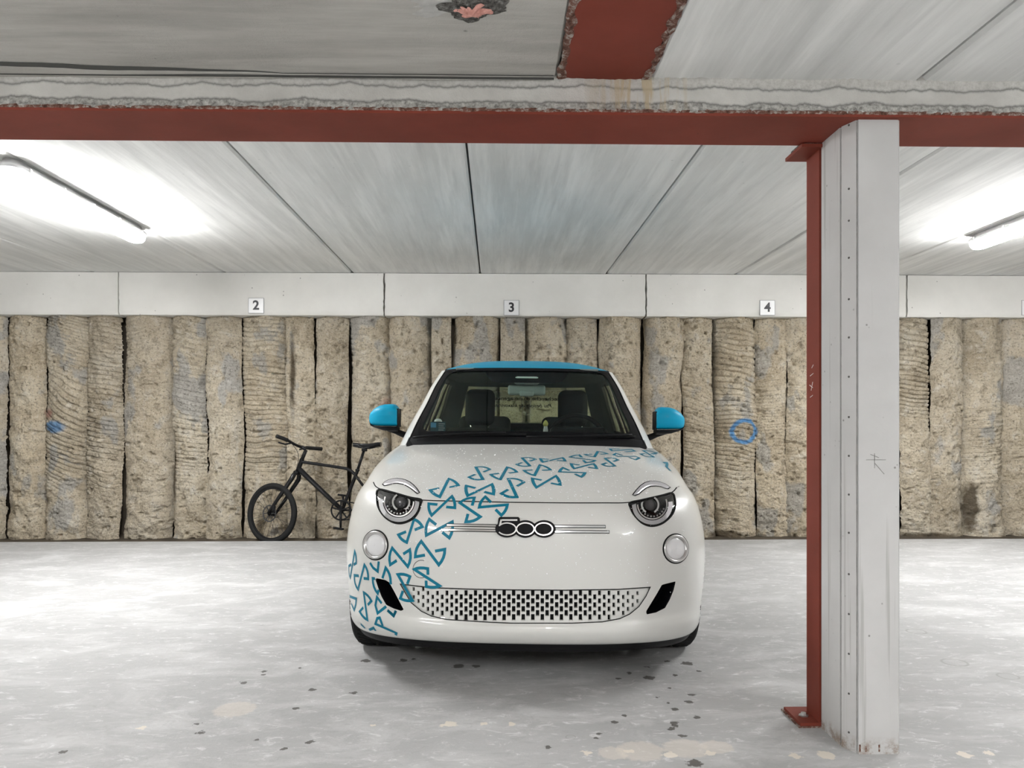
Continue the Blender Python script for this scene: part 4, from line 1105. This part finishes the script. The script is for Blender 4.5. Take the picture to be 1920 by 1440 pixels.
# door mirrors
def prof_(q, tab):
    return np.interp(q, [p[0] for p in tab], [p[1] for p in tab])
TOP = [(0, 1.178), (.03, 1.19), (.10, 1.202), (.2, 1.206), (.45, 1.204), (.62, 1.196), (.76, 1.182), (.88, 1.165), (.96, 1.148), (1, 1.125)]
BOT = [(0, 1.070), (.6, 1.071), (.85, 1.074), (.95, 1.086), (1, 1.110)]
TRY = [(0, 1.040), (.25, 1.040), (.5, 1.046), (.75, 1.060), (.92, 1.072), (1, 1.10)]
for s in (-1, 1):
    qs = np.concatenate([np.linspace(0, .9, 16, endpoint=False), .9+.1*np.sin(np.linspace(0, math.pi/2, 10))]); sg = 32
    def shell(hi, lo, ex, dk, y0):
        P = []
        for q in qs:
            h1, h0 = prof_(q, hi), prof_(q, lo); mz, hz = (h1+h0)/2, max(.0012, (h1-h0)/2); dp = dk*max(.01, 1-q**3.2)**.5
            P.append([(s*(.773+.186*q), y0+.028*q*q-dp*math.copysign(abs(math.cos(a))**ex, math.cos(a))*(1.1 if math.cos(a) > 0 else .4), mz+hz*math.copysign(abs(math.sin(a))**ex, math.sin(a))) for a in np.linspace(0, 2*math.pi, sg+1)])
        mb = MB().grid(np.array(P)); mb.f += [tuple(range(sg)), tuple((len(qs)-1)*(sg+1)+k for k in range(sg))]
        return mb
    mir = shell(TOP, BOT, .62, .085, .80).build('door_mirror', m_blue, car, smooth=True, sharp=55)
    shell([(q, w-.0015) for q, w in BOT], TRY, .7, .080, .802).build('mirror_tray', m_blk, mir, smooth=True, sharp=55)
    MB().tube([(s*.84, .80, 1.052), (s*.79, .80, 1.040), (s*.745, .79, 1.022), (s*.69, .76, 1.008)], [.012, .017, .019, .022], 12).build('mirror_arm', m_blk, mir, smooth=True)
    MB().rbox((.010, .115, .112), .004, TR(s*.772, .785, 1.122)).build('mirror_rim', m_blk, mir, smooth=True)
    MB().rbox((.14, .004, .10), .0015, TR(s*.85, .838, 1.135)).build('mirror_glass', m_chrome, mir)

# --- wheels and underside -----------------------------------------------------------
tyre_prof = [(.205, -.085), (.245, -.098), (.280, -.096), (.296, -.082), (.300, -.05), (.300, .05), (.296, .082), (.280, .096), (.245, .098), (.205, .085)]
for vc in (0, 2.322):
    for s in (-1, 1):
        # wheels stand square on the floor even though the body leans
        pw = CARM @ Vector((s*.722, vc, .30)); dz = .30-pw.z
        wh = empty('wheel'); wh.parent = car; wh.matrix_local = TR(s*.722, vc, .30+dz+.0015) @ RY(90*s)
        MB().lathe(tyre_prof, 56).build('tyre', m_rubber, wh, smooth=True, sharp=35)
        tr = MB()
        for k in range(64):
            tr.rbox((.006, .07, .006), .001, RZ(k*5.625) @ TR(.300, 0, .04) @ RX(60), 1)
            tr.rbox((.006, .07, .006), .001, RZ(k*5.625) @ TR(.300, 0, -.04) @ RX(-60), 1)
        tr.build('tread_blocks', m_rubber, wh)
        MB().lathe([(.206, -.085), (.19, -.08), (.185, .0), (.19, .07), (.206, .085)], 40).build('rim', m_satin, wh, smooth=True)
        for k in range(5): MB().rbox((.17, .045, .02), .008, RZ(k*72) @ TR(.105, 0, .06)).build('spoke', m_satin, wh, smooth=True)
        MB().lathe([(0, .075), (.035, .074), (.05, .055), (.05, .0), (.12, -.02), (.12, -.04), (0, -.04)], 24).build('hub', m_blk, wh, smooth=True)
        # arch liner
        aa = np.linspace(-12, 192, 40); pr_ = [(.345, .785), (.345, .50)]
        MB().grid(np.array([[(s*u_, vc+r_*math.cos(math.radians(a)), .30+r_*math.sin(math.radians(a))) for r_, u_ in pr_+[(.02, .50)]] for a in aa])).build('arch_liner', m_blk, car, smooth=True, sharp=30)
MB().rbox((1.26, 2.9, .10), .02, TR(0, 1.05, .21)).build('underbody', m_blk, car)
# black front spoiler lip under the bumper
cL = np.linspace(-.82, .82, 90); lipt = np.full_like(cL, 1.05)
P = [loft(ROWS, np.full_like(cL, q), cL)+np.array([0, dy, dz]) for q, dy, dz in ((1.25, .004, 0), (1.0, .008, -.014), (.8, .016, -.034), (.6, .03, -.042), (.2, .10, -.035), (0, .3, -.02))]
MB().grid(np.array(P)).build('spoiler_lip', m_blk, car, smooth=True)

# --- doors: shut lines and handles on the sides ---------------------------------------
def side_pt(s, t0, v, off=0.0):
    r = cr(ROWS, np.array([float(t0)]))[0]; va = r[0]+r[3]; sv = (v-va)/(r[6]-.42-va)
    p = loft(ROWS, np.array([float(t0)]), np.array([s*(1+sv)]))[0]; return (p[0]+s*off, p[1], p[2])
for s in (-1, 1):
    for v0_, v1_ in ((.50, .46), (1.62, 1.50)):
        MB().tube([side_pt(s, q, v1_+(v0_-v1_)*(q-4)/9) for q in np.linspace(4, 12.95, 40)], .0022, 6).build('door_gap', m_seam, body)
    MB().tube([side_pt(s, 4, v) for v in np.linspace(.46, 1.50, 30)], .0022, 6).build('door_gap', m_seam, body)
    hp = Vector(side_pt(s, 11.2, 1.40, .012))
    MB().rbox((.022, .16, .03), .010, Matrix.Translation(hp)).build('door_handle', m_white, body, smooth=True)

# --- rain drops ------------------------------------------------------------------
md = NT('rain_drop'); md.set(Base_Color=(.95, .96, .97), Roughness=.05); md.b.inputs['Transmission Weight'].default_value = .0; m_drop = md.m
def drops(poly, n, rlo, rhi, surf=None):
    mb = MB(); xs_ = [p[0] for p in poly]; ys_ = [p[1] for p in poly]; k = 0; tries = 0
    while k < n and tries < n*20:
        tries += 1
        x, y = random.uniform(min(xs_), max(xs_)), random.uniform(min(ys_), max(ys_))
        if not inpoly(np.array(x), np.array(y), poly): continue
        p, nn = (surf or hit)(x, y)
        if p is None: continue
        r = random.uniform(rlo, rhi)*random.choice((.7, .8, 1, 1, 1.4)); q = nn.to_track_quat('Z', 'Y').to_matrix().to_4x4()
        mb.lathe([(r, 0), (r*.75, r*.42), (0.0001, r*.6)], 6, Matrix.Translation(p) @ q); k += 1
    return mb
o = drops([(712,900),(760,836),(1220,840),(1262,905),(1180,938),(800,932)], 900, .0015, .0030).build('rain_drops', m_drop, hood, smooth=True); o['kind'] = 'stuff'
o = drops([(665,960),(700,935),(800,950),(1180,950),(1290,950),(1312,1060),(1305,1130),(1180,1080),(700,1080)], 220, .0014, .0026).build('rain_drops', m_drop, body, smooth=True); o['kind'] = 'stuff'

# --- small things in the cabin --------------------------------------------------------
def world_empty(name, P): 
    w_ = CARM @ Vector(P); return empty(name, w_)
fg = world_empty('figurine', (.115, .70, 1.0455)); tag(fg, 'tiny white figurine with a yellow head standing on the dashboard', 'figurine')
MB().lathe([(.0001, 0), (.014, 0), (.015, .012), (.011, .030), (.012, .036), (.0001, .037)], 16).build('figure_body', plain('figurine_white', (.8, .8, .78), .5), fg, smooth=True)
MB().lathe([(.0001, .034), (.013, .040), (.016, .052), (.011, .064), (.004, .072), (.0001, .074)], 16).build('figure_head', plain('figurine_yellow', (.72, .66, .18), .5), fg, smooth=True)
def sp_(px, py, c_guess):
    # sight line against the screen surface, a hair inside it
    a = Vector(gh(.1, c_guess)); b = Vector(gh(.35, c_guess)); s2 = Vector(gh(.2, c_guess+.05))
    n = (b-a).cross(s2-a).normalized(); return on_plane(px, py, a, n), n
q0, nn = sp_(821, 801, -.45); nn = nn if nn.y < 0 else -nn
dq = lray(821, 801); q0 = EYL + dq*((q0.y+.120-EYL.y)/dq.y)
cd = empty('windscreen_card', CARM @ q0); tag(cd, 'small dark teal card with blue patch inside the lower windscreen corner', 'card')
cd.rotation_euler = (CARM.to_3x3().to_4x4() @ RX(-8)).to_euler()
MB().rbox((.088, .004, .062), .0015).build('card', plain('card_teal', (.03, .10, .14), .4), cd)
MB().box((-.041, -.0035, -.002), (-.010, -.002, .026)).build('card_patch', plain('card_blue', (.12, .42, .75), .4), cd)
for k in range(4): MB().box((.004, -.0035, .018-.012*k), (.040-.006*(k % 2), -.002, .021-.012*k)).build('card_line', m_plate, cd)
MB().lathe([(.024, 0), (.022, .010), (.012, .018), (.0001, .020)], 20, TR(0, .004, .031)).build('card_dome', m_plate, cd, smooth=True)
# ------------------------------------------------------------------ the bicycle
m_bk = plain('bicycle_black', (.010, .010, .011), .28, 0, .4)
m_bkm = plain('bicycle_matt', (.014, .014, .015), .6)
m_steel = plain('spoke_steel', (.06, .06, .06), .4, .5)
YBK = 7.27; SCB = F*1.0/ (YBK)
ZG = -.045
b0 = at_Y(508, 958, YBK)
bike = empty('bicycle', (b0.x, YBK, ZG), (math.radians(-6.5), 0, 0))
tag(bike, 'black single-speed bicycle leaning against the pile wall beside the car', 'bicycle')
RW = .287
def bp_(px, py, y=0.0):
    p = at_Y(px, py, YBK); return Vector((p.x-b0.x, y, p.z-ZG))
def wheel(parent, ctr, steer=0.0, rotor=True):
    e = parent
    M0 = Matrix.Translation(ctr) @ RZ(steer) @ RX(90)
    ty = MB().tube([(math.cos(a)*(RW-.024), math.sin(a)*(RW-.024), 0) for a in np.linspace(0, 2*math.pi, 64, endpoint=False)], .024, 12, True, M=M0).build('tyre', m_rubber, e, smooth=True)
    MB().lathe([(RW-.046, -.012), (RW-.030, -.013), (RW-.030, .013), (RW-.046, .012), (RW-.058, .006), (RW-.058, -.006)], 64, M0, True).build('rim', m_bk, e, smooth=True, sharp=35)
    for k in range(28):
        a = 2*math.pi*k/28; b = a+(.28 if k % 2 else -.28); s = 1 if (k//2) % 2 else -1
        MB().tube([(.026*math.cos(b), .026*math.sin(b), s*.026), ((RW-.055)*math.cos(a), (RW-.055)*math.sin(a), 0)], .0016, 4, M=M0).build('spoke', m_steel, e)
    MB().lathe([(.001, -.05), (.012, -.05), (.014, -.03), (.030, -.028), (.030, -.024), (.014, -.020), (.014, .020), (.030, .024), (.030, .028), (.014, .03), (.012, .05), (.001, .05)], 20, M0).build('hub', m_bkm, e, smooth=True, sharp=40)
    if rotor:
        MB().lathe([(.068, .034), (.080, .034), (.080, .036), (.068, .036)], 48, M0, True).build('disc_rotor', m_steel, e)
        for k in range(6):
            a = math.radians(60*k); MB().box((.02, -.004, .034), (.07, .004, .036), M0 @ RZ(60*k)).build('rotor_arm', m_steel, e)
STE = -24
HF = Vector((0, 0, RW)); HR = bp_(718, 958); HR.z = RW
wheel_f = empty('front_wheel'); wheel_f.parent = bike
wheel(wheel_f, HF, STE)
wheel_r = empty('rear_wheel'); wheel_r.parent = bike
wheel(wheel_r, HR, 0, False)
hb, ht = bp_(555, 882), bp_(561.5, 862)
bb = bp_(640, 957); st_ = bp_(664, 891); sp0 = bp_(679, 845)
fr = empty('frame'); fr.parent = bike
MB().tube([hb-(ht-hb)*.1, ht+(ht-hb)*.1], .021, 14).build('head_tube', m_bk, fr, smooth=True, sharp=40)
MB().tube([hb+(ht-hb)*.15, bb+Vector((-.01, 0, .01))], [.026, .020], 14).build('down_tube', m_bk, fr, smooth=True, sharp=40)
tp = [bp_(*q) for q in ((562, 866), (600, 871.5), (640, 877.5), (652, 881), (661, 888), (666, 894))]
MB().tube([tuple(q) for q in cr([tuple(p) for p in tp], np.linspace(0, 5, 26))], .0150, 12).build('top_tube', m_bk, fr, smooth=True, sharp=40)
MB().tube([bb, bp_(668, 881)], .0165, 12).build('seat_tube', m_bk, fr, smooth=True, sharp=40)
for s in (-1, 1):
    MB().tube([st_+Vector((0, s*.012, 0)), st_+Vector((.02, s*.03, -.03)), HR+Vector((0, s*.055, 0))], .009, 10).build('seat_stay', m_bk, fr, smooth=True)
    MB().tube([bb+Vector((0, s*.03, 0)), bb+Vector((.12, s*.045, 0)), HR+Vector((0, s*.055, 0))], .010, 10).build('chain_stay', m_bk, fr, smooth=True)
MB().lathe([(.001, -.036), (.022, -.036), (.022, .036), (.001, .036)], 20, Matrix.Translation(bb) @ RX(90)).build('bottom_bracket', m_bk, fr, smooth=True, sharp=40)
# steered assembly
ax = (ht-hb).normalized(); crown = hb-ax*.055
rot = Matrix.Translation(hb) @ Matrix.Rotation(math.radians(STE), 4, ax) @ Matrix.Translation(-hb)
fk = empty('fork'); fk.parent = bike
Hs = HF
for s in (-1, 1):
    o = Matrix.Rotation(math.radians(STE), 3, 'Z') @ Vector((0, s*.055, 0))
    MB().tube([hb+o*.25, hb-ax*.05+o*.75, hb-ax*.09+o*.95, (hb-ax*.09+HF)/2+o, HF+o], [.016, .021, .022, .018, .012], 12).build('fork_blade', m_bk, fk, smooth=True)
MB().rbox((.05, .085, .045), .018, Matrix.Translation(hb-ax*.025) @ RZ(STE)).build('fork_crown', m_bk, fk, smooth=True)
MB().rbox((.03, .03, .05), .008, Matrix.Translation(HF+Vector((.03, -.05, .05)))).build('brake_caliper', m_bkm, fk, smooth=True)
stm = bp_(569, 843)
MB().tube([ht, stm], .017, 12).build('stem_riser', m_bk, bike, smooth=True)
cl_ = bp_(560, 838)
MB().tube([stm+Vector((0, 0, .005)), cl_], .018, 12).build('stem', m_bk, bike, smooth=True)
hbd = empty('handlebar'); hbd.parent = bike
# near end forward and up, far end back towards the wall
e1 = bp_(523, 820.5, -.20); e2 = bp_(590, 838.5, .19)
c1 = cl_+Vector((-.045, -.06, .02)); c2 = cl_+Vector((.03, .07, .0))
bar = cr([tuple(p) for p in (e1, bp_(540, 827, -.13), c1, cl_, c2, e2)], np.linspace(0, 5, 40))
MB().tube([tuple(p) for p in bar], .0125, 12).build('bar', m_bk, hbd, smooth=True)
MB().tube([tuple(p) for p in bar[:9]], .018, 12).build('grip', m_rubber, hbd, smooth=True)
MB().tube([tuple(p) for p in bar[-9:]], .018, 12).build('grip', m_rubber, hbd, smooth=True)
b1 = Vector(bar[11]); b2 = Vector(bar[-11])
MB().tube([b1+Vector((0, 0, -.01)), b1+Vector((-.05, -.01, -.022)), b1+Vector((-.10, -.06, -.008))], .008, 8).build('brake_lever', m_bk, hbd, smooth=True)
MB().tube([b2+Vector((0, 0, -.01)), b2+Vector((-.05, .03, -.015)), b2+Vector((-.05, .08, -.012))], .008, 8).build('brake_lever', m_bk, hbd, smooth=True)
cb = cr([tuple(b1), tuple(bp_(556, 848, -.06)), tuple(bp_(557, 862, -.05)), tuple(bp_(552, 884, -.04)), tuple(bp_(530, 925, -.06))], np.linspace(0, 4, 30))
MB().tube([tuple(p) for p in cb], .0028, 6).build('brake_cable', m_bkm, bike, smooth=True)
# seat post and saddle
MB().tube([bp_(667, 884), sp0+Vector((0, 0, .004))], .0135, 12).build('seat_post', m_bk, bike, smooth=True)
MB().rbox((.035, .05, .02), .006, Matrix.Translation(bp_(667.5, 881.5))).build('seat_clamp', m_bkm, bike, smooth=True)
x0, x1 = bp_(658, 834).x, bp_(711, 834).x; P = []
zt = bp_(658, 831.5).z
for i in range(25):
    q = i/24; x = x0+(x1-x0)*q; hw = .014+.062*max(0, (q-.25)/.75)**1.3*(1-max(0, q-.93)*4)
    dip = -.010*math.sin(math.pi*min(1, q*1.15)) + .012*max(0, q-.75)*4*.25
    P.append([(x, hw*math.cos(a), zt+dip+(.012*math.sin(a) if math.sin(a) > 0 else (.028+.05*max(0, .6-abs(q-.62))*.5)*math.sin(a))) for a in np.linspace(0, 2*math.pi, 21)])
mb = MB().grid(np.array(P)); n_ = len(P[0])
mb.f += [tuple(range(n_)), tuple(range(24*n_, 25*n_))]
sad = mb.build('saddle', m_bk, bike, smooth=True, sharp=60)
for s in (-1, 1): MB().tube([(x0+.05, s*.012, zt-.02), (sp0.x, s*.022, zt-.045), (x1-.03, s*.03, zt-.02)], .0035, 6).build('saddle_rail', m_steel, sad, smooth=True)
MB().rbox((.05, .05, .024), .008, Matrix.Translation(sp0+Vector((.004, 0, .008)))).build('saddle_clamp', m_bkm, sad, smooth=True)
# crank set
ck = empty('crankset'); ck.parent = bike
MB().lathe([(.083, -.002), (.097, -.002), (.097, .002), (.083, .002)], 40, Matrix.Translation(bb+Vector((0, -.05, 0))) @ RX(90), True).build('chainring', m_bkm, ck)
for k in range(5): MB().box((.0, -.007, -.003), (.087, .007, .003), Matrix.Translation(bb+Vector((0, -.05, 0))) @ RX(90) @ RZ(72*k+20)).build('ring_arm', m_bkm, ck)
for (q, s) in ((bp_(641, 990), -1), (bp_(638, 928), 1)):
    q = Vector((q.x, s*.075, q.z)); MB().tube([bb+Vector((0, s*.062, 0)), q], [.013, .010], 10).build('crank_arm', m_bk, ck, smooth=True)
    MB().rbox((.088, .075, .018), .005, Matrix.Translation(q+Vector((-.01, s*.045, -.004))) @ RY(8)).build('pedal', m_bkm, ck, smooth=True)
cog = HR+Vector((0, -.045, 0)); bbc = bb+Vector((0, -.05, 0))
belt = [bbc+Vector((.093*math.cos(a), 0, .093*math.sin(a))) for a in np.linspace(math.pi/2, 3*math.pi/2, 20)]+[cog+Vector((.035*math.cos(a), 0, .035*math.sin(a))) for a in np.linspace(-math.pi/2, math.pi/2, 14)]
MB().tube(belt, .005, 6, True).build('drive_belt', m_bkm, ck, smooth=True)
for e in (wheel_f,): pass
bpy.context.view_layer.update()
